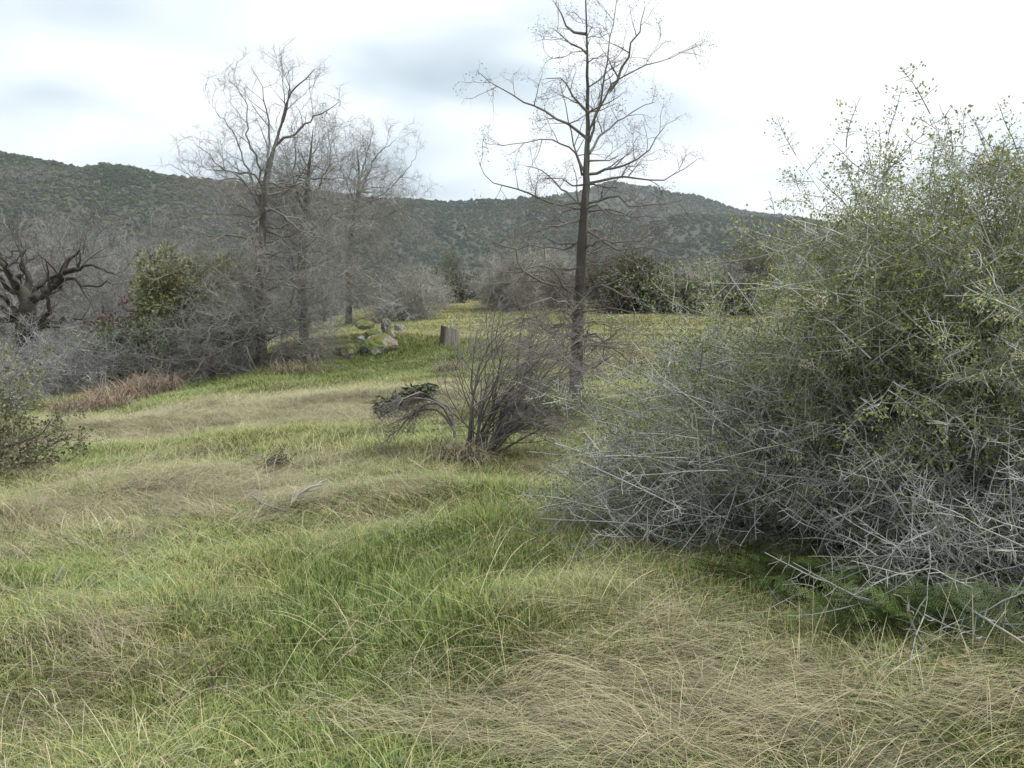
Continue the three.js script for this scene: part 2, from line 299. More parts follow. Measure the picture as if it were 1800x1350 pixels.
// ---------------------------------------------------------------- bare trees
const barkGrey = [0.135, 0.125, 0.112], barkDark = [0.062, 0.054, 0.045], twigGrey = [0.17, 0.155, 0.145], lichen = [0.25, 0.26, 0.23];
function barkCol(base, seed, k = 1) {            // blotched bark with pale lichen
  return (t, s, p) => {
    const a = noise3(p.x * 9 + seed, p.y * 5, p.z * 9 + s * 1.7), b = noise3(p.x * 3 + seed, p.y * 3 + s * 0.8, p.z * 3 + 40);
    return shade(mixc(base, lichen, clamp((b - 0.1) * 0.9) * 0.7 * k), 1 + 0.35 * a);
  };
}
function smoothPath(pts, per, wob, r) {          // Catmull-Rom through the points, with crooks
  const curve = new THREE.CatmullRomCurve3(pts, false, 'centripetal'), n = Math.max(3, Math.round(curve.getLength() / per));
  const out = curve.getSpacedPoints(n);
  for (let k = 1; k < n; k++) out[k].addScaledVector(randDir(r), wob * (0.4 + r()));
  return out;
}
function sprigGeo(seed, o) {                     // one twig, 1 long, with side twigs; buds or dead leaf scraps at the tips
  const r = rand(seed), mb = new MB();
  function go(p, d, len, rad, lvl) {
    const n = lvl ? 3 : 5, pts = [p.clone()], rr = [rad];
    for (let k = 1; k <= n; k++) {
      d = d.clone().addScaledVector(randDir(r), o.wander).normalize();
      p = p.clone().addScaledVector(d, len / n); pts.push(p); rr.push(rad * (1 - 0.65 * k / n));
      if (lvl < o.levels && k < n + 1) for (let q = 0; q < (lvl ? 1 : o.sides); q++) if (r() < o.chance) go(p, turned(d, o.angle * (0.7 + 0.6 * r()), r() * 6.28), len * (0.28 + 0.3 * r()), rad * 0.6, lvl + 1);
    }
    mb.tube(pts, rr, 3, shade([1, 1, 1], 0.8 + 0.4 * r()));
    if (o.leaf && r() < o.leaf) mb.leaf(p, turned(d, 0.6, r() * 6.28), V(0, 1, 0.1).normalize(), 0.05 + 0.06 * r(), 0.04, [0.75, 0.42, 0.28]);
  }
  go(V(), V(0, 1, 0), 1, o.rad, 0);
  return mb.geo();
}
const oakSprigs = [31, 32, 33].map(s => sprigGeo(s, { levels: 2, sides: 1, chance: 0.9, angle: 0.85, wander: 0.2, rad: 0.011, leaf: 0.55 }));
const fineSprigs = [41, 42, 43].map(s => sprigGeo(s, { levels: 2, sides: 2, chance: 0.8, angle: 0.85, wander: 0.30, rad: 0.009, leaf: 0 }));
class Sprigs {
  constructor(geos) { this.g = geos; this.b = geos.map(() => new IB()); }
  add(p, d, r, len, thick, c) { const q = r() * this.g.length | 0; this.b[q].add(along(p, d, r() * 6.28, len * thick, len, len * thick), c); }
  build(name, m, parent) {
    const live = this.b.filter(x => x.m.length); if (!live.length) return;
    if (live.length === 1) return void live[0].build(name, this.g[this.b.indexOf(live[0])], m, parent);
    this.b.forEach((x, k) => x.build(name, this.g[k], m, parent));
  }
}
// grows side branches along a path, down to sprigs
function sprout(path, rad, o, r, lvl, mb, sp, from = 0.2) {
  const n = path.length - 1; let len = 0; for (let k = 0; k < n; k++) len += path[k].distanceTo(path[k + 1]);
  const count = Math.max(1, Math.round(len * o.per[lvl] * (1 - from)));
  for (let q = 0; q < count; q++) {
    const t = from + (1 - from) * (q + r()) / count, k = Math.min(n - 1, Math.floor(t * n)), f = t * n - k;
    const p = path[k].clone().lerp(path[k + 1], f), T = path[k + 1].clone().sub(path[k]).normalize(), R = lerp(rad[k], rad[k + 1], f);
    const d = turned(T, o.angle * (0.65 + 0.7 * r()), r() * 6.28); d.y += o.up; d.normalize();
    const L = Math.min(o.len[lvl] * (0.5 + 0.8 * r()) * (1.05 - 0.5 * t), len * 0.75);
    if (lvl >= o.levels) { sp.add(p, d, r, L, o.thick, shade(o.twig, 0.75 + 0.5 * r())); continue; }
    const pts = [p], rr = [Math.max(R * 0.62, 0.004)], m = 5; let dd = d, c = p;
    for (let s = 1; s <= m; s++) { dd = dd.clone().addScaledVector(randDir(r), o.wander); dd.y += o.up * 0.35; dd.normalize(); c = c.clone().addScaledVector(dd, L / m); pts.push(c); rr.push(Math.max(0.003, rr[0] * (1 - 0.75 * s / m))); }
    mb.tube(pts, rr, lvl ? 3 : 4, shade(mixc(o.bark, o.twig, 0.4 + 0.4 * r()), 0.85 + 0.3 * r()));
    sprout(pts, rr, o, r, lvl + 1, mb, sp, 0.15);
  }
  sp.add(path[n], path[n].clone().sub(path[n - 1]).normalize(), r, o.len[o.levels] * (0.7 + 0.5 * r()), o.thick, o.twig);
}
function makeTree(name, label, category, base, o, group) {     // o.trunk: [px, py, dz, radius]; o.limbs: lists of [px, py, dz]
  const r = rand(o.seed), t = thing(name, label, category, base, group), D = -base.z;
  const loc = (px, py, dz = 0) => pt(px, py, D - dz).sub(base);
  const tp = o.trunk.map(a => loc(a[0], a[1], a[2])); tp[0].y = -0.12;
  const trunk = smoothPath(tp, 0.16, o.wob ?? 0.008, r), n = trunk.length;
  const rl = o.trunk.map((a, k) => [k / (o.trunk.length - 1), a[3]]);
  const lens = [0]; for (let k = 1; k < tp.length; k++) lens.push(lens[k - 1] + tp[k].distanceTo(tp[k - 1]));
  const byLen = o.trunk.map((a, k) => [lens[k] / lens[tp.length - 1], a[3]]);
  const tr = trunk.map((p, k) => { const u = k / (n - 1); let i = 1; while (i < byLen.length - 1 && u > byLen[i][0]) i++; const f = clamp((u - byLen[i - 1][0]) / (byLen[i][0] - byLen[i - 1][0])); return lerp(byLen[i - 1][1], byLen[i][1], f) * (1 + 0.07 * noise3(p.y * 4, o.seed, 1)); });
  tr[0] *= 1.5; tr[1] *= 1.22; tr[2] *= 1.08;
  part('trunk', new MB().tube(trunk, tr, 12, barkCol(o.barkTrunk ?? o.bark, o.seed, o.lichenK ?? 1)).geo(), M.bark, t);
  const sp = new Sprigs(o.sprigs), bm = new MB();
  const list = o.limbs.map(l => l.slice());
  const make = (pts, r0, from) => {
    const path = smoothPath(pts, 0.17, o.limbWob ?? 0.022, r), m = path.length - 1, rad = path.map((p, k) => Math.max(0.005, r0 * (1 - 0.82 * k / m)));
    part('limb', new MB().tube(path, rad, 6, barkCol(o.bark, o.seed + pts.length, o.lichenK ?? 1)).geo(), M.bark, t);
    sprout(path, rad, o, r, 0, bm, sp, from ?? 0.15);
  };
  for (const l of list) make(l.map(a => loc(...a)), o.limbR * (0.75 + 0.4 * r()) * (l.big ?? 1));
  for (let k = 0; k < (o.extra?.n ?? 0); k++) {                // more limbs all round
    const e = o.extra, u = lerp(e.from, e.to, Math.pow(r(), e.pow ?? 1)), i = Math.min(n - 2, Math.floor(u * (n - 1))), p = trunk[i];
    const az = r() * 6.28, el = lerp(e.el[0], e.el[1], r()), L = e.len * (0.5 + 0.7 * r()) * lerp(1, e.top ?? 0.4, (u - e.from) / (e.to - e.from));
    const d = V(Math.cos(az) * Math.cos(el), Math.sin(el), Math.sin(az) * Math.cos(el)), side = randDir(r).multiplyScalar(L * 0.12), bend = V(0, (e.bend ?? 0.1) * L, 0);
    make([p, p.clone().addScaledVector(d, L * 0.4).add(side).addScaledVector(bend, 0.3), p.clone().addScaledVector(d, L * 0.75).addScaledVector(side, -0.6).addScaledVector(bend, 0.6), p.clone().addScaledVector(d, L).add(bend)], Math.min(tr[i] * 0.5, o.limbR * 0.8));
  }
  sprout(trunk.slice(Math.floor(n * (o.topFrom ?? 0.8))), tr.slice(Math.floor(n * (o.topFrom ?? 0.8))), o, r, 1, bm, sp, 0);
  if (bm.p.length) part('branches', bm.geo(), M.twig, t, 'stuff');
  sp.build('twigs', M.twig, t);
  return t;
}
// the tall oak right of the middle
const oakBase = gp(1012, 716);
makeTree('bare_oak_tree', 'tall slender leafless oak with a straight trunk standing in the middle of the meadow', 'tree', oakBase, {
  seed: 101, sprigs: oakSprigs, bark: [0.15, 0.135, 0.118], barkTrunk: [0.07, 0.061, 0.05], twig: [0.165, 0.145, 0.13], limbR: 0.021, levels: 2, per: [4.0, 5.2, 6.8], len: [0.46, 0.25, 0.15], angle: 1.0, up: 0.06, wander: 0.2, limbWob: 0.03, thick: 2.0,
  trunk: [[1012, 716, 0, 0.092], [1015, 560, 0, 0.088], [1022, 450, 0.05, 0.069], [1030, 330, 0, 0.047], [1033, 200, 0, 0.027], [1032, 100, 0.05, 0.016], [1030, 10, 0, 0.009], [1031, -40, 0, 0.006]],
  limbs: [[[1031, 243, 0], [990, 212, 0.2], [956, 192, 0.3], [909, 176, 0.3], [870, 150, 0.3], [845, 130, 0.2]], [[1026, 300, 0], [1007, 254, -0.3], [997, 200, -0.3], [985, 150, -0.4]],
    [[1023, 308, 0], [1007, 262, 0.3], [966, 243, 0.6], [920, 250, 0.7], [883, 256, 0.8]], [[1028, 357, 0], [961, 357, 0.2], [920, 337, 0.3], [862, 321, 0.2], [842, 285, 0.2]],
    [[1023, 383, 0], [981, 399, 0.4], [940, 404, 0.5], [905, 416, 0.6]], [[1015, 505, 0], [940, 490, 0.5], [915, 470, 0.6], [905, 437, 0.6], [870, 428, 0.6], [826, 406, 0.5]],
    [[1013, 530, 0], [985, 497, 0.4], [960, 470, 0.6], [940, 466, 0.6], [900, 495, 0.7], [857, 500, 0.9]], [[1012, 545, 0], [970, 500, -0.4], [930, 480, -0.6], [880, 520, -0.7]],
    [[1036, 322, 0], [1090, 310, 0.3], [1130, 318, 0.4], [1163, 316, 0.4], [1198, 300, 0.3], [1222, 283, 0.3]], [[1038, 306, 0], [1090, 290, 0.5], [1126, 277, 0.6], [1150, 250, 0.6], [1168, 223, 0.6]],
    [[1036, 230, 0], [1060, 180, 0.2], [1085, 140, 0.2], [1147, 114, 0.3], [1185, 98, 0.2], [1218, 84, 0.2]], [[1036, 250, 0], [1056, 160, 0.1], [1066, 109, 0.1], [1075, 52, 0], [1085, -5, 0]],
    [[1072, 160, 0.1], [1096, 115, 0.1], [1111, 83, 0.2], [1126, 45, 0.2], [1134, 12, 0.2]], [[1033, 357, 0], [1080, 345, 0.3], [1116, 362, 0.5], [1160, 358, 0.6], [1199, 352, 0.6]],
    [[1035, 372, 0], [1070, 366, 0.2], [1110, 380, 0.4], [1157, 383, 0.5]], [[1030, 405, 0], [1060, 425, 0.3], [1090, 438, 0.5], [1147, 436, 0.6], [1180, 446, 0.6], [1212, 443, 0.6]],
    [[1026, 440, 0], [1060, 420, 0.6], [1110, 425, 0.9], [1165, 402, 1.0]], [[1015, 528, 0], [1060, 502, 0.4], [1105, 525, 0.6], [1140, 530, 0.7]], [[1014, 552, 0], [1060, 540, 0.2], [1095, 545, 0.4], [1130, 552, 0.5]],
    [[1012, 560, 0], [975, 545, 0.5], [940, 560, 0.8], [905, 585, 0.9]], [[1013, 575, 0], [970, 575, -0.3], [930, 560, -0.5], [895, 570, -0.5]], [[1012, 590, 0], [985, 590, 0.6], [955, 600, 0.9], [925, 620, 1.0]], [[1013, 560, 0], [1045, 565, -0.5], [1080, 575, -0.8], [1110, 570, -0.9]], [[1012, 548, 0], [985, 530, 0.7], [950, 530, 1.0], [915, 540, 1.2]],
    [[1012, 595, 0], [1050, 590, 0.3], [1072, 610, 0.5], [1100, 612, 0.6]], [[1031, 60, 0], [1000, 55, 0.1], [985, 30, 0.1], [975, 5, 0.2]], [[1032, 95, 0], [1010, 80, -0.2], [985, 62, -0.2], [972, 50, -0.3]],
    [[1030, 370, 0], [985, 330, -0.5], [955, 300, -0.8], [925, 292, -1]], [[1025, 420, 0], [980, 440, -0.6], [930, 430, -1], [890, 450, -1.1]], [[1036, 270, 0], [1070, 225, -0.4], [1110, 200, -0.6], [1150, 180, -0.7]], [[1036, 200, 0], [1005, 165, 0.1], [985, 140, 0.1], [960, 138, 0.1]]],
  extra: { n: 38, from: 0.15, to: 0.9, pow: 2.2, el: [-0.35, 0.55], len: 1.25, top: 0.32, bend: 0.05 } });

// the clump of three leafless oaks on the left
const greyOak = { sprigs: fineSprigs, bark: [0.15, 0.135, 0.122], barkTrunk: [0.095, 0.082, 0.068], twig: [0.245, 0.238, 0.218], limbR: 0.037, levels: 2, angle: 0.85, up: 0.08, wander: 0.2, thick: 2.5, limbWob: 0.04 };
makeTree('bare_oak_tree', 'tallest leafless oak of the left clump with upswept crown beside mossy boulders', 'tree', gp(460, 643), { ...greyOak, seed: 211, per: [2.5, 3.4, 4.4], len: [0.95, 0.5, 0.32],
  trunk: [[460, 643, 0, 0.15], [457, 487, 0, 0.14], [459, 401, 0, 0.12], [463, 354, 0.1, 0.1], [470, 306, 0.1, 0.075], [482, 259, 0.1, 0.044], [494, 221, 0, 0.032], [511, 164, 0, 0.021], [536, 140, 0, 0.014], [553, 122, 0, 0.007]],
  limbs: [[[463, 345, 0], [454, 292, 0.3], [435, 235, 0.4], [432, 178, 0.3], [406, 145, 0.4]], [[459, 355, 0], [440, 310, -0.3], [425, 275, -0.5], [406, 226, -0.5], [380, 197, -0.6]], [[458, 370, 0], [425, 316, 0.6], [383, 287, 0.8], [345, 255, 1.0]],
    [[454, 385, 0], [406, 349, -0.5], [368, 330, -0.8], [302, 290, -1.0]], [[456, 430, 0], [416, 415, 0.6], [345, 411, 0.9], [307, 396, 1.0]], [[484, 255, 0], [515, 235, 0.3], [553, 207, 0.5], [595, 180, 0.6]],
    [[472, 295, 0], [473, 226, -0.3], [463, 165, -0.3], [452, 135, -0.4]], [[497, 215, 0], [510, 170, 0.3], [505, 145, 0.4], [508, 125, 0.4]], [[463, 368, 0], [490, 375, 0.6], [534, 408, 0.9], [582, 425, 1.2]],
    [[457, 510, 0], [410, 495, 0.7], [365, 470, 1.0], [325, 470, 1.2]], [[458, 550, 0], [400, 560, 1.0], [350, 590, 1.3], [300, 600, 1.6]], [[459, 590, 0], [420, 600, 1.2], [360, 630, 1.6], [300, 632, 2.0]],
    [[460, 590, 0], [500, 580, 1.0], [540, 610, 1.3], [570, 625, 1.4]], [[458, 520, 0], [500, 500, 0.8], [540, 510, 1.2], [585, 490, 1.3]], [[458, 600, 0], [400, 575, 0.4], [330, 590, 0.2], [270, 640, 0.6]]],
  extra: { n: 40, from: 0.06, to: 0.62, el: [-0.25, 0.5], len: 2.0, top: 0.75, bend: -0.05 } }, null);
makeTree('bare_oak_tree', 'middle leafless oak of the left clump, shorter and densely twiggy', 'tree', gp(536, 607), { ...greyOak, seed: 223, per: [2.4, 3.2, 4.2], len: [1.25, 0.66, 0.4],
  trunk: [[536, 607, 0, 0.14], [530, 480, 0, 0.125], [536, 380, 0, 0.095], [541, 320, 0, 0.06], [546, 270, 0, 0.032], [550, 228, 0, 0.01]],
  limbs: [[[536, 380, 0], [515, 320, 0.3], [520, 260, 0.3], [512, 222, 0.3]], [[538, 360, 0], [570, 310, 0.5], [582, 265, 0.6], [578, 232, 0.6]], [[533, 430, 0], [500, 390, 0.8], [480, 360, 1.0], [450, 350, 1.2]], [[533, 420, 0], [570, 390, 0.9], [610, 380, 1.2], [650, 395, 1.4]], [[532, 480, 0], [480, 470, 0.9], [440, 500, 1.3], [400, 505, 1.5]], [[532, 470, 0], [580, 470, 1.2], [620, 500, 1.4], [655, 520, 1.5]]],
  extra: { n: 42, from: 0.12, to: 0.85, el: [-0.2, 0.75], len: 2.1, top: 0.55, bend: 0.02 } });
makeTree('bare_oak_tree', 'right leafless oak of the left clump with fan-shaped crown behind mossy boulders', 'tree', gp(613, 572), { ...greyOak, seed: 239, per: [2.3, 3.0, 4.0], len: [1.4, 0.75, 0.46], limbR: 0.045,
  trunk: [[613, 572, 0, 0.17], [615, 439, 0, 0.15], [624, 368, 0, 0.12], [629, 344, 0, 0.1], [631, 300, 0, 0.06], [627, 262, 0, 0.015]],
  limbs: [[[629, 346, 0], [645, 312, 0.3], [662, 273, 0.5], [693, 248, 0.6]], [[629, 350, 0], [667, 344, -0.6], [705, 311, -0.9], [731, 275, -1.0]], [[626, 360, 0], [608, 318, 0.6], [591, 273, 0.6], [585, 238, 0.6]], [[629, 335, 0], [640, 290, -0.5], [650, 255, -0.6], [655, 232, -0.6]],
    [[625, 375, 0], [660, 385, 0.5], [690, 375, 0.8], [728, 352, 1.0]], [[620, 430, 0], [665, 430, 0.8], [705, 450, 1.0], [735, 470, 1.2]], [[618, 400, 0], [580, 370, 0.8], [556, 330, 1.0], [548, 300, 1.0]], [[617, 480, 0], [670, 470, 1.4], [700, 510, 1.5], [735, 530, 1.5]], [[626, 365, 0], [680, 350, 1.0], [720, 385, 1.2], [745, 420, 1.2]]],
  extra: { n: 44, from: 0.12, to: 0.85, el: [-0.25, 0.7], len: 2.3, top: 0.6, bend: 0 } });

// the gnarled old oak at the left edge
{
  const b = foot(36, 27);
  makeTree('gnarled_oak_tree', 'dark gnarled old oak with crooked mossy limbs at the left edge', 'tree', b, { ...greyOak, seed: 251, lichenK: 0.2, bark: [0.034, 0.03, 0.022], barkTrunk: [0.04, 0.036, 0.022], twig: [0.085, 0.072, 0.064], per: [1.3, 1.9, 2.6], len: [1.3, 0.8, 0.5], limbR: 0.135, wob: 0.03, limbWob: 0.09, thick: 2.4,
    trunk: [[36, 610, 0, 0.29], [42, 570, 0, 0.26], [50, 535, 0, 0.25], [44, 518, 0, 0.2], [28, 500, 0, 0.14], [15, 480, 0, 0.1], [0, 460, 0, 0.06], [-20, 445, 0, 0.02]],
    limbs: [[[48, 535, 0], [70, 520, 0.2], [95, 505, 0.4], [125, 490, 0.5], [150, 503, 0.5], [195, 498, 0.5]], [[40, 585, 0.1], [60, 577, 0.5], [90, 565, 0.8], [118, 562, 0.9], [145, 562, 1.0]], [[42, 575, 0], [15, 562, 0.2], [-15, 555, 0.4], [-60, 540, 0.4]], [[60, 525, 0], [82, 512, -0.4], [105, 485, -0.6], [118, 458, -0.8], [140, 440, -0.8]], [[44, 518, 0], [50, 490, -0.3], [38, 470, -0.4], [45, 440, -0.4]], [[95, 505, 0.4], [120, 475, 0.6], [165, 470, 0.7], [200, 480, 0.7]]],
    extra: { n: 10, from: 0.3, to: 0.9, el: [0, 0.9], len: 2.6, top: 0.6 } });
}
// leafless trees of the wooded slope behind, three builds copied
function grove() {
  const specs = [
    ['round-crowned', 301, [[0.16], [0.14], [0.1], [0.05], [0.02]]], ['wide', 317, [[0.2], [0.17], [0.12], [0.06], [0.02]]], ['narrow', 331, [[0.15], [0.12], [0.09], [0.05], [0.02]]]];
  const protos = specs.map(([, seed], q) => {
    const t = makeTree('leafless_tree', '', 'tree', V(0, EYE - 3, -60), { ...greyOak, seed, bark: [0.10, 0.09, 0.08], twig: [0.215, 0.213, 0.196], per: [1.0, 1.5, 2.4], len: [1.9, 1.2, 0.9], limbR: 0.07, thick: 2.4, wob: 0.05, limbWob: 0.09,
      trunk: [[900, 620, 0, 0.17], [903, 570, 0, 0.14], [897, 520, 0, 0.1], [902, 470, 0, 0.05], [905, 430, 0, 0.02]], limbs: [],
      extra: { n: [17, 20, 14][q], from: 0.14, to: 0.95, el: [[0.1, 0.9], [-0.1, 0.7], [0.4, 1.1]][q], len: [3.1, 3.9, 2.9][q], top: 0.5, bend: 0.1 } });
    return t;
  });
  const more = [[60, 450, 72, 1, 'leafless tree in the grey wood under the left ridge, second from the left edge'], [130, 455, 70, 2, 'leafless tree in the grey wood straight above the end of the gnarled limb'], [205, 462, 64, 1, 'broad leafless tree in the grey wood above the silvery brush'],
    [300, 450, 70, 2, 'narrow leafless tree in the grey wood above the olive manzanita'], [338, 470, 58, 0, 'leafless tree in the grey wood just left of the oak clump branches'], [255, 466, 56, 2, 'narrow grey leafless tree with dark forked trunk above the rust-red bush'], [180, 480, 50, 0, 'low leafless tree in front of the grey wood behind the silvery brush'], [20, 462, 47, 2, 'leafless tree showing between the limbs of the gnarled oak']];
  const spots = [ // px, py of the top, depth, build, height factor, label
    [232, 448, 48, 0, 1.0, 'grey leafless tree behind the rust-red bush on the left slope'], [290, 470, 44, 1, 0.85, 'spreading leafless tree rising behind the olive manzanita'], [150, 445, 58, 1, 1.0, 'leafless tree directly behind the gnarled oak limbs'],
    [80, 440, 62, 2, 1.0, 'narrow leafless tree behind the crown of the gnarled oak'], [10, 445, 60, 0, 1.1, 'leafless tree at the left edge behind the gnarled oak'], [355, 452, 52, 0, 1.05, 'leafless tree seen through the left side of the bare oak clump'],
    [415, 440, 56, 1, 0.95, 'leafless tree behind the trunk of the tallest left oak'], [680, 470, 44, 1, 0.66, 'grey leafless tree at the meadow edge right of the oak clump'], [500, 440, 60, 2, 1.0, 'narrow leafless tree behind the middle of the oak clump'], [195, 440, 80, 2, 1.0, 'faint far leafless tree low on the wooded left slope'],
    [570, 445, 50, 0, 0.85, 'leafless tree filling the gap between the two right oaks'], [715, 492, 52, 2, 0.62, 'small leafless tree closing the meadow edge beside the far shrubs'], [265, 432, 95, 1, 1.1, 'farthest leafless tree below the left ridge foot'], [110, 436, 90, 0, 1.1, 'far leafless tree between the gnarled oak and left ridge']];
  more.forEach(([px, top, d, q, label]) => spots.push([px, top, d, q, 1, label]));
  const first = [0, 0, 0];
  spots.forEach(([px, top, d, q, s, label]) => {
    const r = ray(px, 560), x = r.x / -r.z * d, t = first[q]++ ? protos[q].clone() : protos[q];
    if (t !== protos[q]) { t.name = numbered('leafless_tree'); scene.add(t); t.userData = { ...protos[q].userData }; }
    t.position.set(x, ground(x, -d) - 0.1, -d); t.rotation.y = px * 0.37; t.scale.setScalar((pt(px, top, d).y - ground(x, -d)) / 6.4); t.userData.label = label; t.userData.group = 'leafless trees on the wooded slope';
  });
}
grove();

// ---------------------------------------------------------------- shrubs
function twigSprig(seed, leaves, o = {}) {       // stiff buckbrush twig, 1 long, with square side spurs and small leaves
  const r = rand(seed), mb = new MB(); let d = V(0, 1, 0), p = V();
  const pts = [p], rr = [0.011];
  for (let k = 1; k <= 5; k++) { d = d.clone().addScaledVector(randDir(r), o.wander ?? 0.13).normalize(); p = p.clone().addScaledVector(d, 0.2); pts.push(p); rr.push(0.011 * (1 - 0.13 * k)); }
  mb.tube(pts, rr, 3, [1, 1, 1]);
  const az0 = r() * 6.28;
  for (let k = 0; k < 7; k++) {
    const t = 0.18 + 0.8 * k / 7, i = Math.min(4, t * 5 | 0), q = pts[i].clone().lerp(pts[i + 1], t * 5 - i), T = pts[i + 1].clone().sub(pts[i]).normalize();
    for (const side of [0, Math.PI]) {
      if (r() < 0.35) continue;
      const e = turned(T, 1.15 + 0.35 * r(), az0 + k * 1.57 + side + 0.4 * r()), L = 0.12 + 0.25 * r() * (1 - t * 0.5), q2 = q.clone().addScaledVector(e, L * 0.5).addScaledVector(randDir(r), 0.015), q3 = q.clone().addScaledVector(e, L);
      mb.tube([q, q2, q3], [0.007, 0.006, 0.003], 3, shade([1, 1, 1], 0.8 + 0.35 * r()));
    }
  }
  return mb.geo();
}
function leafSprig(seed, n, L, W, spread = 0.05) {             // the leaves of such a twig
  const r = rand(seed), mb = new MB();
  for (let k = 0; k < n; k++) {
    const t = 0.12 + 0.9 * r(), az = r() * 6.28, rr = spread * (0.2 + 1.4 * r() * r() * 2), p = V(Math.cos(az) * rr, t, Math.sin(az) * rr);
    const d = V(Math.cos(az), 0.5 + 0.9 * r(), Math.sin(az)).addScaledVector(randDir(r), 0.5).normalize(), c = 0.65 + 0.75 * r();
    mb.leaf(p, d, turned(d, 1.57, r() * 6.28), L * (0.6 + 0.7 * r()), W * (0.7 + 0.5 * r()), [c * (0.9 + 0.3 * r()), c, c * (0.8 + 0.3 * r())]);
  }
  return mb.geo();
}
const bareTwigs = [51, 52, 53].map(s => twigSprig(s)), leafTwigs = [61, 62, 63].map(s => leafSprig(s, 58, 0.064, 0.042, 0.11));
const flowerGeo = (() => { const r = rand(71), mb = new MB(); for (let k = 0; k < 70; k++) { const d = randDir(r); if (d.y < -0.4) d.y *= -1; const p = d.clone().multiplyScalar(0.02 + 0.012 * r()); const c = 0.75 + 0.4 * r(); mb.leaf(p, turned(d, 0.6, r() * 6.28), d, 0.011, 0.009, [0.62 * c, 0.56 * c, 0.40 * c]); } return mb.geo(); })();
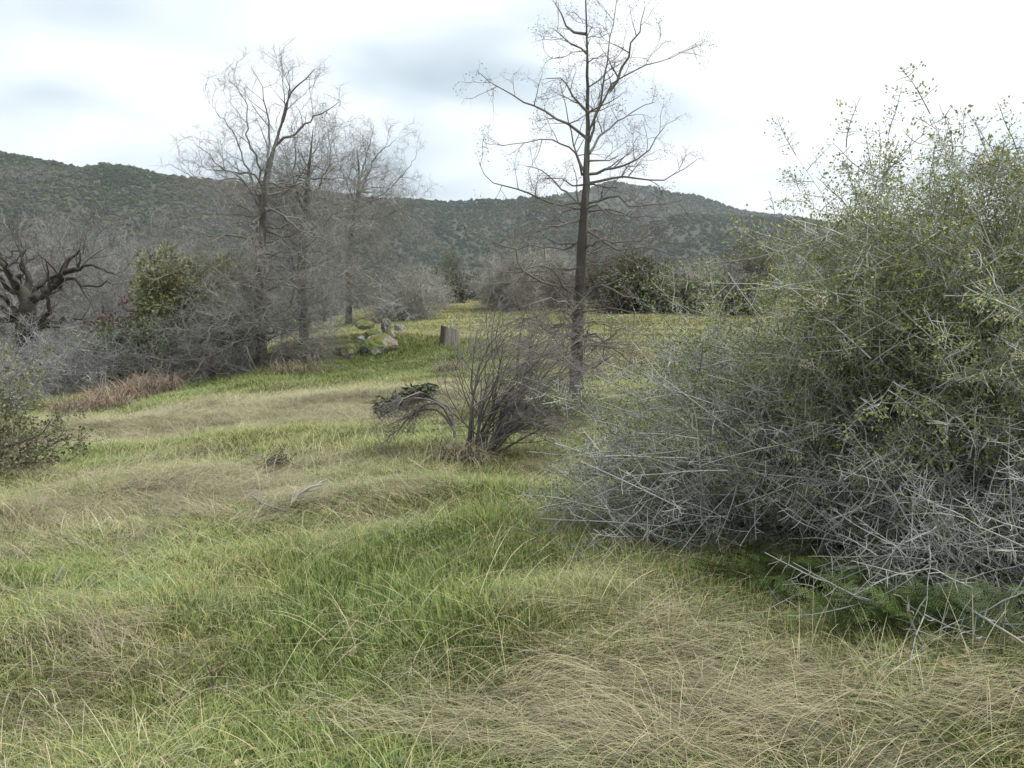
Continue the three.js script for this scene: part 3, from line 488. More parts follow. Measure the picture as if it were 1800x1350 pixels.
// stems from the roots to targets in an envelope, straight side branches, twig and leaf sprigs
function makeShrub(name, label, category, base, o, group) {
  const r = rand(o.seed), t = thing(name, label, category, base, group), bm = new MB();
  const tw = new Sprigs(o.twigGeo ?? bareTwigs), lf = new Sprigs(o.leafGeo ?? leafTwigs);
  const centre = V(); let wsum = 0; for (const e of o.env) { centre.addScaledVector(V(...e.c), e.w); wsum += e.w; } centre.multiplyScalar(1 / wsum);
  const pick = () => { let u = r() * wsum; for (const e of o.env) { u -= e.w; if (u <= 0) return e; } return o.env[0]; };
  const gy = (x, z) => ground(base.x + x, base.z + z) - base.y;
  const tip = p => { const h = p.y - gy(p.x, p.z); if (h < 0.04) p.y += 0.04 - h; return p; };
  const twig = (p, d, L, k) => {
    const h = p.y, lp = o.leaf(p, r);
    tw.add(p, d, r, L, o.thick, shade(mixc(o.twig, o.twig2 ?? o.twig, r()), 0.7 + 0.6 * r()));
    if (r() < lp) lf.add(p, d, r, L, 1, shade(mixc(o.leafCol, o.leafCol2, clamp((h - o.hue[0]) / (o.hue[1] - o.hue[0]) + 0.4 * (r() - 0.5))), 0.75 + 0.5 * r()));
  };
  for (let k = 0; k < o.stems; k++) {
    const e = pick(), d = randDir(r), s = Math.pow(r(), 0.34), target = V(e.c[0] + d.x * e.r[0] * s, e.c[1] + d.y * e.r[1] * s, e.c[2] + d.z * e.r[2] * s); tip(target);
    const ra = r() * 6.28, rd = o.root * Math.sqrt(r()), root = V((o.rootAt?.[0] ?? 0) + Math.cos(ra) * rd, 0, (o.rootAt?.[1] ?? 0) + Math.sin(ra) * rd); root.y = gy(root.x, root.z) - 0.05;
    const L = root.distanceTo(target), mid = root.clone().lerp(target, 0.4); mid.y += o.arch * L * (0.3 + r()); mid.addScaledVector(randDir(r), L * 0.1); tip(mid);
    const m2 = root.clone().lerp(target, 0.75); m2.y += o.arch * L * 0.7; m2.addScaledVector(randDir(r), L * 0.06); tip(m2);
    const path = smoothPath([root, mid, m2, target], 0.16, o.wob ?? 0.012, r), n = path.length - 1, r0 = o.r0 * (0.6 + 0.7 * r()), rad = path.map((p, i) => Math.max(o.rmin, r0 * (1 - 0.86 * i / n)));
    part('stem', new MB().tube(path, rad, 5, barkCol(mixc(o.stem, o.twig, r() * 0.5), o.seed + k, o.lichen ?? 0.4)).geo(), M.bark, t);
    const nb = Math.round(L * o.branches);
    for (let b = 0; b < nb; b++) {
      const u = 0.18 + 0.82 * Math.pow((b + r()) / nb, 0.8), i = Math.min(n - 1, u * n | 0), p = path[i].clone().lerp(path[i + 1], u * n - i), T = path[i + 1].clone().sub(path[i]).normalize();
      let bd = turned(T, 0.5 + 0.9 * r(), r() * 6.28); bd.addScaledVector(p.clone().sub(centre).normalize(), o.outward).normalize(); bd.y += o.rise ?? 0; bd.normalize();
      const bl = o.blen * (0.4 + 0.9 * r()), pts = [p], rr = [rad[i] * 0.45 + o.rmin * 0.6]; let c = p, dd = bd;
      for (let q = 1; q <= 5; q++) { dd = dd.clone().addScaledVector(randDir(r), o.kink ?? 0.13).normalize(); dd.y -= o.sag ?? 0; dd.normalize(); c = tip(c.clone().addScaledVector(dd, bl / 5)); pts.push(c); rr.push(rr[0] * (1 - 0.14 * q)); }
      const pale = mixc(o.stem, o.twig, 0.5 + 0.5 * r());
      bm.tube(pts, rr, 3, shade(pale, 0.8 + 0.4 * r()));
      const ns = Math.max(2, Math.round(bl * o.sprigs));
      for (let q = 0; q < ns; q++) {
        const v = (q + r()) / ns * 4.99, j = v | 0, P = pts[j].clone().lerp(pts[j + 1], v - j), D = turned(pts[j + 1].clone().sub(pts[j]).normalize(), 0.6 + 0.8 * r(), r() * 6.28); D.y += (o.rise ?? 0) * 0.5; D.normalize();
        twig(P, D, o.slen * (0.5 + 0.8 * r()));
      }
      twig(pts[5], dd, o.slen);
    }
  }
  for (let k = 0; k < (o.canes ?? 0); k++) {                  // long straight pale canes that cross the crown
    const e = pick(), q = randDir(r), s = Math.pow(r(), 0.3), p = tip(V(e.c[0] + q.x * e.r[0] * s, e.c[1] + q.y * e.r[1] * s, e.c[2] + q.z * e.r[2] * s)), d = p.clone().sub(V(o.rootAt?.[0] ?? 0, 0.3, o.rootAt?.[1] ?? 0)).normalize().addScaledVector(randDir(r), 0.9); d.y *= 0.7; d.normalize();
    const L = 0.35 + 0.5 * r(), pts = [], rr = []; let c = p.clone().addScaledVector(d, -L * 0.5); const r0 = 0.0036 + 0.0032 * r() * r();
    for (let j = 0; j <= 5; j++) { pts.push(tip(c.clone())); rr.push(r0 * (1 - 0.12 * j)); d.addScaledVector(randDir(r), 0.07).normalize(); c = c.clone().addScaledVector(d, L / 5); }
    bm.tube(pts, rr, 4, shade(mixc(o.twig, [0.5, 0.51, 0.49], r() * 0.8), 0.75 + 0.4 * r()));
    for (let j = 0; j < 4; j++) twig(pts[1 + j], turned(d, 0.8 + 0.6 * r(), r() * 6.28), o.slen * (0.4 + 0.6 * r()));
  }
  if (bm.p.length) part('branches', bm.geo(), M.twig, t, 'stuff');
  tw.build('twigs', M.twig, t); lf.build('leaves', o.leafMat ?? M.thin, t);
  if (o.flowers) {
    const pts = []; const pool = lf.b.flatMap(b => b.m);
    for (let k = 0; k < o.flowers; k++) { const m = pool[r() * pool.length | 0], p = V().setFromMatrixPosition(m); if (p.y < o.flowerFrom) continue; const f = part('flower_cluster', flowerGeo, M.leaf, t); f.position.copy(p).addScaledVector(randDir(r), 0.06); f.rotation.set(r() - 0.5, r() * 6, r() - 0.5); f.scale.setScalar(0.7 + 0.6 * r()); }
  }
  return t;
}
// the big buckbrush that fills the right
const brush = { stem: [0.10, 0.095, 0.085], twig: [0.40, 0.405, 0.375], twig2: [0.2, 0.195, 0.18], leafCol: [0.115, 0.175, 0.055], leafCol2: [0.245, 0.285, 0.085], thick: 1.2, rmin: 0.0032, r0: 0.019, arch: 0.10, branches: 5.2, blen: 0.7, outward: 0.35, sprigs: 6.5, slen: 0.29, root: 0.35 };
const tallBase = foot(1685, 5.0);
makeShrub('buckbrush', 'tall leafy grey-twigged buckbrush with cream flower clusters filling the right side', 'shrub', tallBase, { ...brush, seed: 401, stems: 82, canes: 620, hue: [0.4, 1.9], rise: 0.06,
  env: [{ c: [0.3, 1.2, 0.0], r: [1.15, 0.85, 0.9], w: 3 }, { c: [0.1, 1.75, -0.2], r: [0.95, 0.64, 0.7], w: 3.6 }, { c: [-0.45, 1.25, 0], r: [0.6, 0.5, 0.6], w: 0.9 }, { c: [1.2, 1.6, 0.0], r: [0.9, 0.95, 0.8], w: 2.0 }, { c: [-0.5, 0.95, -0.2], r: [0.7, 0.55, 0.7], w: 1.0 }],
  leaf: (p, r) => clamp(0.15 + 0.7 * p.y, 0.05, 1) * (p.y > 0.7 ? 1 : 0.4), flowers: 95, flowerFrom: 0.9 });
const lowBase = foot(1420, 5.6);
makeShrub('buckbrush', 'low sprawling buckbrush of pale bare twigs left of the tall leafy one', 'shrub', lowBase, { ...brush, seed: 417, stems: 46, canes: 500, hue: [0.3, 1.6], arch: 0.06, rise: 0, sag: 0.03, branches: 6, sprigs: 7, root: 0.5, rootAt: [0.3, 0.2],
  env: [{ c: [-0.4, 0.66, 0.1], r: [1.0, 0.52, 0.9], w: 3 }, { c: [-0.15, 1.0, -0.4], r: [0.8, 0.5, 0.8], w: 1.7 }, { c: [-1.0, 0.5, 0.3], r: [0.6, 0.45, 0.6], w: 1.1 }, { c: [0.5, 0.55, 0.9], r: [1.1, 0.35, 0.6], w: 1.8 }],
  leaf: (p, r) => clamp(0.02 + 0.5 * p.y, 0.05, 0.8), flowers: 22, flowerFrom: 0.9 });
makeShrub('buckbrush', 'bare silvery buckbrush tangle low in the right corner before the tall shrub', 'shrub', foot(1800, 3.75), { ...brush, seed: 431, stems: 16, twig: [0.40, 0.40, 0.38], twig2: [0.24, 0.235, 0.22], hue: [0.3, 1.6], arch: 0.02, branches: 6, sprigs: 9, root: 0.3, rootAt: [0.5, -0.35], blen: 0.5,
  env: [{ c: [0.05, 0.5, 0.0], r: [0.62, 0.32, 0.5], w: 2 }, { c: [0.5, 0.75, -0.3], r: [0.7, 0.5, 0.6], w: 1.2 }], leaf: () => 0.05 });

// the dead shrub that leans right in the middle
{
  const b = gp(838, 806), r = rand(503), t = thing('dead_shrub', 'dark leafless dead shrub leaning right in the middle of the grass', 'shrub', b), D = -b.z, bm = new MB(), tw = new Sprigs(bareTwigs);
  const loc = (px, py, dz = 0) => pt(px, py, D - dz).sub(b);
  const dark = [0.085, 0.073, 0.07], mid = [0.185, 0.168, 0.16];
  const grow = (p, d, L, r0, lvl, name) => {                  // a stem that arcs over to the right and forks
    const n = lvl ? 5 : 8, pts = [p], rr = [r0]; let c = p;
    for (let k = 1; k <= n; k++) { d = d.clone().addScaledVector(randDir(r), 0.13); d.x += 0.045 * (lvl + 1); d.y -= lvl > 1 ? 0.03 : 0; d.normalize(); c = c.clone().addScaledVector(d, L / n); pts.push(c); rr.push(Math.max(0.0026, r0 * (1 - 0.72 * k / n))); }
    const col = shade(mixc(dark, mid, r()), 0.85 + 0.4 * r());
    if (!lvl) part('stem', new MB().tube(pts, rr, 6, barkCol(mixc(dark, mid, r()), 500 + L * 90, 0.3)).geo(), M.bark, t); else bm.tube(pts, rr, lvl > 1 ? 3 : 4, col);
    const kids = lvl === 0 ? 5 : lvl === 1 ? 4 : 3;
    for (let q = 0; q < kids; q++) {
      const v = (0.22 + 0.76 * (q + r()) / kids) * n, i = Math.min(n - 1, v | 0), P = pts[i].clone().lerp(pts[i + 1], v - i), T = pts[i + 1].clone().sub(pts[i]).normalize(), e = turned(T, 0.45 + 0.5 * r(), r() * 6.28);
      if (lvl < 2) grow(P, e, L * (0.38 + 0.25 * r()), rr[i] * 0.6, lvl + 1); else tw.add(P, e, r, 0.10 + 0.12 * r(), 1.0, shade(mid, 0.8 + 0.6 * r()));
    }
  };
  for (let k = 0; k < 26; k++) {
    const u = (k + 0.5 * r()) / 25, az = lerp(-0.22, 0.95, u), p0 = V((r() - 0.5) * 0.22, -0.04, (r() - 0.5) * 0.2), end = V(Math.sin(az), Math.cos(az) * 1.0, (r() - 0.5) * 0.6).normalize();
    grow(p0, end, lerp(1.0, 1.45, Math.sin(u * 3.1)) * (0.75 + 0.3 * r()), 0.010 + 0.011 * r(), 0);
  }
  for (let k = 0; k < 26; k++) {                              // short dead twigs round the foot
    const a = r() * 6.28, p = V(Math.cos(a) * 0.2 * r(), -0.02, Math.sin(a) * 0.2 * r());
    tw.add(p, V(Math.cos(a) * 0.7, 0.5 + 0.6 * r(), Math.sin(a) * 0.5).normalize(), r, 0.3 + 0.25 * r(), 0.8, shade([0.17, 0.155, 0.13], 0.8 + 0.4 * r()));
  }
  part('branches', bm.geo(), M.twig, t, 'stuff'); tw.build('twigs', M.twig, t);
  // the bent grey bough with a last tuft of leaves
  const L = thing('leafy_bough', 'bent grey bough with a dark leaf tuft left of the dead shrub', 'branch', b), lm = new MB(), tw2 = new Sprigs(bareTwigs);
  const boughs = [[[800, 770], [790, 720], [760, 703], [725, 704], [690, 716], [665, 735]], [[795, 745], [775, 712], [745, 700], [700, 700]], [[800, 760], [770, 720], [735, 722], [705, 750], [680, 770]], [[785, 720], [755, 696], [740, 690], [715, 695], [700, 712]], [[792, 730], [765, 708], [742, 716], [722, 740]]];
  boughs.forEach((pp, k) => {
    const path = smoothPath(pp.map(([x, y], i) => loc(x, y, 0.15 + 0.1 * i * (k % 2 ? 1 : -0.6))), 0.1, 0.012, r), n = path.length - 1, rad = path.map((p, i) => Math.max(0.003, 0.016 * (1 - 0.8 * i / n)));
    part('stem', new MB().tube(path, rad, 5, barkCol([0.2, 0.19, 0.175], 560 + k, 0.3)).geo(), M.bark, L);
    for (let q = 0; q < 26; q++) { const v = (0.3 + 0.7 * r()) * n * 0.999, i = v | 0, P = path[i].clone().lerp(path[i + 1], v - i), d = V(-0.5 + 0.6 * (r() - 0.5), -0.5 + 0.8 * (r() - 0.4), r() - 0.5).normalize(); tw2.add(P, d, r, 0.18 + 0.2 * r(), 0.8, shade([0.19, 0.175, 0.16], 0.7 + 0.5 * r())); }
  });
  tw2.build('twigs', M.twig, L);
  for (let k = 0; k < 900; k++) {
    const u = r(), cx = lerp(662, 762, u), cy = lerp(722, 690, Math.sqrt(u)) - (u > 0.55 ? 8 : 0), p = loc(cx + 14 * (r() - 0.5), cy + 20 * (r() - 0.5), 0.15 + 0.35 * (r() - 0.5)), d = V(r() - 0.5, 0.5 * (r() - 0.7), r() - 0.5).normalize(), c = 0.7 + 0.6 * r();
    lm.leaf(p, d, turned(d, 1.57, r() * 6.28), 0.06 + 0.04 * r(), 0.02, [0.085 * c, 0.095 * c, 0.045 * c]);
  }
  part('leaves', lm.geo(), M.leaf, L, 'stuff');
}
// brush on the left
const wide = [71, 72].map(s => leafSprig(s, 30, 0.16, 0.12, 0.16)), flat = [73, 74].map(s => leafSprig(s, 40, 0.24, 0.17, 0.24));
makeShrub('manzanita', 'reddish-stemmed manzanita with pale green leaves cut by the left edge', 'shrub', foot(-75, 9.0), { seed: 601, stem: [0.075, 0.04, 0.032], twig: [0.13, 0.10, 0.09], twig2: [0.10, 0.065, 0.055], lichen: 0.1, leafCol: [0.13, 0.145, 0.06], leafCol2: [0.2, 0.22, 0.1], hue: [0.2, 1.2], thick: 1.1, rmin: 0.003, r0: 0.022, arch: 0.02, branches: 5.5, blen: 0.5, outward: 0.4, sprigs: 9, slen: 0.24, root: 0.3, stems: 30, wob: 0.03, kink: 0.22,
  env: [{ c: [0.25, 0.9, 0.2], r: [0.7, 0.55, 0.7], w: 2 }, { c: [0.55, 0.45, 0.1], r: [0.55, 0.4, 0.5], w: 1.2 }, { c: [-0.5, 0.9, 0], r: [0.7, 0.6, 0.7], w: 1 }], leaf: p => 0.42 + 0.2 * p.y, leafGeo: wide });
const greyBrush = { stem: [0.16, 0.16, 0.155], twig: [0.31, 0.31, 0.30], twig2: [0.2, 0.195, 0.19], leafCol: [0.09, 0.11, 0.06], leafCol2: [0.13, 0.15, 0.08], hue: [0.3, 1.4], thick: 1.7, rmin: 0.004, r0: 0.02, arch: 0.05, branches: 4.2, blen: 0.75, outward: 0.4, sprigs: 6.5, slen: 0.36, root: 0.5, stems: 34, leaf: p => 0.06 };
makeShrub('grey_brush', 'silvery blue-grey leafless brush spreading below the gnarled oak', 'shrub', foot(120, 20), { ...greyBrush, seed: 611, env: [{ c: [0, 0.8, 0], r: [1.6, 0.7, 1.0], w: 2 }, { c: [0.9, 0.6, 0], r: [0.9, 0.5, 0.8], w: 1 }] });
makeShrub('grey_brush', 'silvery leafless brush at the left edge behind the manzanita', 'shrub', foot(0, 17), { ...greyBrush, seed: 617, stems: 26, env: [{ c: [0, 0.75, 0], r: [1.1, 0.65, 0.8], w: 2 }] });
makeShrub('grey_brush', 'low greenish-grey brush between the silvery brush and the small grey rocks', 'shrub', foot(212, 22), { ...greyBrush, seed: 619, stems: 24, twig: [0.24, 0.25, 0.24], leaf: () => 0.4, leafGeo: flat, env: [{ c: [0, 0.75, 0], r: [1.2, 0.5, 0.8], w: 2 }] });
// grey fallen brush below the left oak
makeShrub('brush_pile', 'tangle of grey dead boughs lying left of the tallest left oak', 'dead branches', gp(385, 662), { ...greyBrush, seed: 631, stem: [0.15, 0.135, 0.125], twig: [0.25, 0.235, 0.215], twig2: [0.17, 0.16, 0.145], stems: 26, r0: 0.032, arch: -0.02, wob: 0.05, kink: 0.24, rootAt: [0.55, 0], root: 0.4, leaf: () => 0, env: [{ c: [-0.9, 0.34, 0.1], r: [1.1, 0.28, 0.8], w: 2 }, { c: [-0.4, 0.5, -0.2], r: [1.0, 0.35, 0.8], w: 1.2 }] });
makeShrub('brush_pile', 'small tangle of grey dead boughs lying right of the tallest left oak', 'dead branches', gp(505, 642), { ...greyBrush, seed: 641, stem: [0.15, 0.135, 0.125], twig: [0.25, 0.235, 0.215], twig2: [0.17, 0.16, 0.145], stems: 16, r0: 0.025, arch: 0, wob: 0.05, kink: 0.24, rootAt: [-0.45, 0], root: 0.25, leaf: () => 0, env: [{ c: [0.35, 0.3, 0], r: [0.75, 0.3, 0.5], w: 2 }] });
const evergreen = { stem: [0.07, 0.055, 0.045], twig: [0.12, 0.11, 0.1], thick: 1.4, rmin: 0.005, r0: 0.03, arch: 0.06, branches: 3.2, blen: 0.7, outward: 0.6, sprigs: 8, slen: 0.42, root: 0.3, hue: [0.4, 2.2], leafGeo: flat, leaf: () => 0.95, rise: 0.1 };
const ev = (name, label, px, d, o) => makeShrub(name, label, 'shrub', foot(px, d), { ...evergreen, ...o });
ev('manzanita', 'rounded olive-green manzanita between the left slope trees and the tallest left oak', 322, 24, { seed: 651, stems: 30, leafCol: [0.12, 0.14, 0.055], leafCol2: [0.19, 0.21, 0.085], env: [{ c: [-0.1, 1.95, 0], r: [0.75, 0.65, 0.7], w: 2 }, { c: [0.55, 1.4, 0], r: [0.6, 0.5, 0.6], w: 1 }] });
ev('manzanita', 'olive-green manzanita half hidden behind the tallest left oak', 412, 26.5, { seed: 653, stems: 26, leafCol: [0.105, 0.12, 0.048], leafCol2: [0.17, 0.18, 0.075], env: [{ c: [0, 1.9, 0], r: [1.0, 0.8, 0.8], w: 2 }] });
ev('manzanita', 'smallest olive-green manzanita tucked between the two larger ones on the left', 366, 25, { seed: 655, stems: 20, leafCol: [0.11, 0.13, 0.05], leafCol2: [0.18, 0.195, 0.08], env: [{ c: [0, 1.45, 0.3], r: [0.65, 0.5, 0.6], w: 2 }] });
ev('green_bush', 'low green bush before the silvery brush beside the two pale grey rocks', 268, 21.5, { seed: 656, stems: 16, leafCol: [0.09, 0.12, 0.045], leafCol2: [0.14, 0.17, 0.065], env: [{ c: [0, 0.5, 0], r: [0.6, 0.4, 0.5], w: 2 }] });
ev('red_leaf_bush', 'low rust-red dry-leaved bush behind the grey brush on the left', 218, 26, { seed: 657, stems: 18, leafCol: [0.11, 0.06, 0.045], leafCol2: [0.15, 0.078, 0.06], leaf: () => 0.3, env: [{ c: [0, 1.3, 0], r: [0.85, 0.32, 0.5], w: 2 }] });
ev('green_bush', 'round grey-green bush at the far end of the meadow track', 772, 58, { seed: 661, stems: 22, branches: 2.4, blen: 0.9, slen: 0.75, leafCol: [0.07, 0.082, 0.045], leafCol2: [0.12, 0.135, 0.075], env: [{ c: [0, 0.75, 0], r: [1.3, 0.8, 1.0], w: 2 }] });
ev('green_bush', 'small dark green bush right of the track at the meadow end', 832, 66, { seed: 663, stems: 18, branches: 2.4, blen: 0.9, slen: 0.7, leafCol: [0.05, 0.07, 0.036], leafCol2: [0.08, 0.1, 0.05], env: [{ c: [0, 0.55, 0], r: [1.25, 0.6, 1.0], w: 2 }] });
ev('green_bush', 'low green bush filling the gap at the meadow end between two shrubs', 800, 70, { seed: 665, stems: 14, branches: 2.2, blen: 0.8, slen: 0.6, leafCol: [0.06, 0.08, 0.04], leafCol2: [0.09, 0.11, 0.055], env: [{ c: [0, 0.4, 0], r: [1.1, 0.45, 0.8], w: 2 }] });
ev('dark_bush', 'dense dark green domed bush right of the tall oak trunk', 1118, 44, { seed: 667, stems: 34, branches: 2.6, blen: 0.85, slen: 0.65, leafCol: [0.055, 0.066, 0.034], leafCol2: [0.11, 0.125, 0.06], env: [{ c: [0, 1.25, 0], r: [1.35, 1.0, 1.1], w: 2 }] });
ev('green_bush', 'pale grey-green bush right of the dark domed bush', 1184, 42, { seed: 669, stems: 24, branches: 2.4, blen: 0.8, slen: 0.6, leafCol: [0.12, 0.14, 0.085], leafCol2: [0.19, 0.205, 0.12], leaf: () => 0.4, env: [{ c: [0, 0.85, 0], r: [1.0, 0.75, 0.8], w: 2 }] });
ev('green_bush', 'olive bush behind the low buckbrush right of the meadow', 1290, 40, { seed: 671, stems: 24, branches: 2.4, blen: 0.8, slen: 0.6, leafCol: [0.1, 0.115, 0.06], leafCol2: [0.18, 0.19, 0.1], leaf: () => 0.35, env: [{ c: [0.2, 0.7, 0], r: [0.9, 0.55, 0.8], w: 2 }] });
// small trees behind the meadow
const loose = [75, 76].map(s => leafSprig(s, 26, 0.17, 0.05, 0.3));
const sm = (name, label, px, d, o) => makeShrub(name, label, 'tree', foot(px, d), { ...evergreen, leafGeo: loose, rise: 0.3, arch: 0, branches: 2.4, blen: 1.0, slen: 0.8, root: 0.15, r0: 0.05, ...o });
sm('pale_pine', 'soft pale green pine beyond the meadow end below the middle ridge', 792, 92, { seed: 673, stems: 30, leafCol: [0.11, 0.145, 0.085], leafCol2: [0.165, 0.195, 0.125], leaf: () => 1, env: [{ c: [0, 4.0, 0], r: [1.6, 2.2, 1.4], w: 2 }, { c: [0, 2.6, 0], r: [2.1, 1.6, 1.6], w: 1.3 }] });
sm('yellow_tree', 'small yellow-green budding tree close behind the tall oak', 1062, 50, { seed: 675, stems: 26, leafCol: [0.12, 0.115, 0.05], leafCol2: [0.16, 0.15, 0.065], leaf: () => 0.5, env: [{ c: [0, 1.9, 0], r: [1.3, 1.3, 1.0], w: 2 }] });
sm('yellow_tree', 'thin olive tree rising behind the low buckbrush on the right', 1312, 48, { seed: 677, stems: 24, leafCol: [0.1, 0.105, 0.05], leafCol2: [0.14, 0.14, 0.07], leaf: () => 0.5, env: [{ c: [0, 2.2, 0], r: [1.0, 2.0, 0.9], w: 2 }] });
const thicket = { stem: [0.11, 0.1, 0.095], twig: [0.38, 0.37, 0.33], twig2: [0.27, 0.265, 0.23], twigGeo: fineSprigs, leafCol: [0.12, 0.11, 0.05], leafCol2: [0.15, 0.13, 0.06], hue: [0, 2], thick: 2.6, rmin: 0.006, r0: 0.035, arch: 0.05, branches: 3, blen: 0.9, outward: 0.4, sprigs: 6, slen: 0.65, root: 0.25, kink: 0.2, wob: 0.05, leaf: () => 0, rise: 0.1 };
const th = (label, px, d, o) => makeShrub('leafless_thicket', label, 'shrub', foot(px, d), { ...thicket, ...o });
th('bushy leafless thicket with dark stems left of the tall oak trunk', 893, 47, { seed: 681, stems: 30, env: [{ c: [0.1, 1.5, 0], r: [1.2, 0.95, 1], w: 2 }] });
th('leafless thicket close behind the tall oak trunk', 960, 50, { seed: 683, stems: 28, env: [{ c: [0, 1.7, 0], r: [1.5, 1.2, 1], w: 2 }] });
th('grey thicket at the meadow edge behind the far boulders', 712, 42, { seed: 685, stems: 24, env: [{ c: [0, 0.9, 0], r: [1.3, 0.8, 1], w: 2 }] });
th('low grey thicket lining the left of the meadow track', 742, 50, { seed: 687, stems: 20, env: [{ c: [0, 0.6, 0], r: [1.1, 0.55, 0.9], w: 2 }] });
th('leafless thicket behind the pale bush right of the meadow', 1235, 46, { seed: 689, stems: 22, env: [{ c: [0, 1.1, 0], r: [1.3, 0.8, 0.9], w: 2 }] });
// ---------------------------------------------------------------- boulders, stump
function makeRock(name, label, px, py, size, o) {              // size: half extents in metres
  const r = rand(o.seed), b = o.at ?? gp(px, py), t = thing(name, label, 'rock', b, o.group);
  let g = new THREE.IcosahedronGeometry(1, o.detail ?? 22); g.deleteAttribute('uv'); g.deleteAttribute('normal'); g = mergeVertices(g, 1e-5);
  const P = g.attributes.position, planes = [];
  for (let k = 0; k < 12; k++) planes.push([randDir(r), 0.48 + 0.35 * r()]);
  const v = V(), q = new THREE.Quaternion().setFromEuler(new THREE.Euler(...(o.rot ?? [0, 0, 0])));
  for (let k = 0; k < P.count; k++) {
    v.fromBufferAttribute(P, k);
    for (const [n, h] of planes) { const d = v.dot(n); if (d > h) v.addScaledVector(n, (h - d) * 0.86); }
    const s = o.seed; v.multiplyScalar(1 + 0.17 * fbm(v.x * 2 + s, v.y * 2, v.z * 2) + 0.05 * noise3(v.x * 6, v.y * 6 + s, v.z * 6) - 0.07 * Math.max(0, 0.25 - Math.abs(noise3(v.x * 2.2, v.y * 2.2 + s, v.z * 2.2))) * 3 + 0.018 * noise3(v.x * 17, v.y * 17, v.z * 17));
    v.multiply(_s.set(...size)).applyQuaternion(q); v.y += (o.lift ?? size[1] * 0.45) - 0.06; P.setXYZ(k, v.x, v.y, v.z);
  }
  g.computeVertexNormals();
  const N = g.attributes.normal, col = new Float32Array(P.count * 3);
  for (let k = 0; k < P.count; k++) {
    const x = P.getX(k), y = P.getY(k), z = P.getZ(k), up = N.getY(k), s = o.seed;
    const a = noise3(x * 9 + s, y * 9, z * 9), b2 = fbm(x * 3.2 + s, y * 3.2 + 20, z * 3.2, 4), c2 = noise3(x * 22, y * 22 + s, z * 22);
    let c = mixc([0.10, 0.096, 0.088], [0.23, 0.235, 0.215], clamp(0.5 + b2 * 1.2 + 0.3 * c2));
    c = mixc(c, [0.085, 0.075, 0.068], clamp((noise3(x * 5, y * 5 + s, z * 5) - 0.45) * 3));
    const m = clamp((up * 0.75 + fbm(x * 4.5 + s * 3, y * 4.5, z * 4.5 + 9, 4) * 1.7 + o.moss) * 4 + c2 * 0.5);
    c = mixc(c, mixc(mixc([0.10, 0.105, 0.02], [0.13, 0.105, 0.026], clamp(0.3 + a)), [0.07, 0.098, 0.018], clamp(0.5 + b2 * 2)), m);
    if (o.rust) c = mixc(c, [0.2, 0.125, 0.085], clamp((x / size[0] - 0.45 + 0.9 * b2) * 2) * 0.7);
    c = shade(c, 1 + 0.22 * c2); col.set(c, k * 3);
  }
  g.setAttribute('color', new THREE.BufferAttribute(col, 3));
  part('stone', g, M.rock, t);
  return t;
}
makeRock('mossy_boulder', 'largest boulder, a tilted slab with yellow moss and grey lichen on the grassy mound', 664, 618, [0.54, 0.28, 0.5], { seed: 701, rot: [0.5, 0.3, -0.28], moss: -0.18, rust: true, lift: 0.24, detail: 34 });
makeRock('mossy_boulder', 'flat-topped boulder with a thick moss cap behind the largest slab', 641, 582, [0.42, 0.32, 0.4], { seed: 703, rot: [0.15, 0.5, 0.05], moss: -0.12, lift: 0.32 });
makeRock('mossy_boulder', 'bright green mossy rock slanting down with a grey lichen edge, left of the largest slab', 608, 630, [0.26, 0.3, 0.45], { seed: 709, rot: [0.35, 0.5, -0.6], moss: -0.05, lift: 0.2 });
makeRock('grey_boulder', 'upright lichen-grey boulder at the right end of the boulder group', 700, 586, [0.27, 0.3, 0.3], { seed: 711, rot: [0, 0.7, -0.25], moss: -1.1, lift: 0.24 });
makeRock('grey_boulder', 'narrow grey boulder between the flat-topped one and the right end one', 680, 588, [0.2, 0.28, 0.28], { seed: 715, rot: [0, 0.2, 0.1], moss: -0.5, lift: 0.24 });
makeRock('dark_rock', 'small dark rock among the boughs left of the mossy rocks', 588, 596, [0.15, 0.12, 0.15], { seed: 717, moss: -1, detail: 14, lift: 0.07 });
makeRock('mossy_rock', 'small mossy rock left behind the flat-topped boulder', 604, 577, [0.18, 0.12, 0.2], { seed: 721, moss: -0.2, detail: 14, lift: 0.08 });
makeRock('grey_boulder', 'low grey stone half under the front left of the largest slab', 634, 600, [0.14, 0.18, 0.2], { seed: 723, moss: -1, detail: 14, lift: 0.08 });
makeRock('mossy_rock', 'broken mossy rock at the lower right foot of the largest slab', 694, 616, [0.2, 0.15, 0.2], { seed: 741, rot: [0.2, 0.4, -0.4], moss: -0.3, detail: 16, lift: 0.1 });
makeRock('mossy_rock', 'mossy block between the largest slab and the flat-topped boulder', 656, 596, [0.26, 0.2, 0.25], { seed: 743, rot: [0.1, 0.9, 0.2], moss: -0.2, detail: 16, lift: 0.18 });
makeRock('grey_boulder', 'small grey block just left of the upright right end boulder and in front', 690, 594, [0.14, 0.13, 0.15], { seed: 747, moss: -0.8, detail: 14, lift: 0.1 });
makeRock('small_rock', 'small grey rock with yellow lichen alone in the dry grass', 689, 664, [0.13, 0.09, 0.12], { seed: 725, rot: [0, 0, -0.4], moss: -0.7, detail: 14, lift: 0.05 });
makeRock('grey_rock', 'right one of two pale grey rocks beside the grey brush on the left', 247, 610, [0.16, 0.1, 0.14], { seed: 727, moss: -1.3, detail: 14, lift: 0.06 });
makeRock('grey_rock', 'left one of two pale grey rocks beside the grey brush on the left', 226, 609, [0.13, 0.1, 0.13], { seed: 729, moss: -1.1, detail: 14, lift: 0.06 });
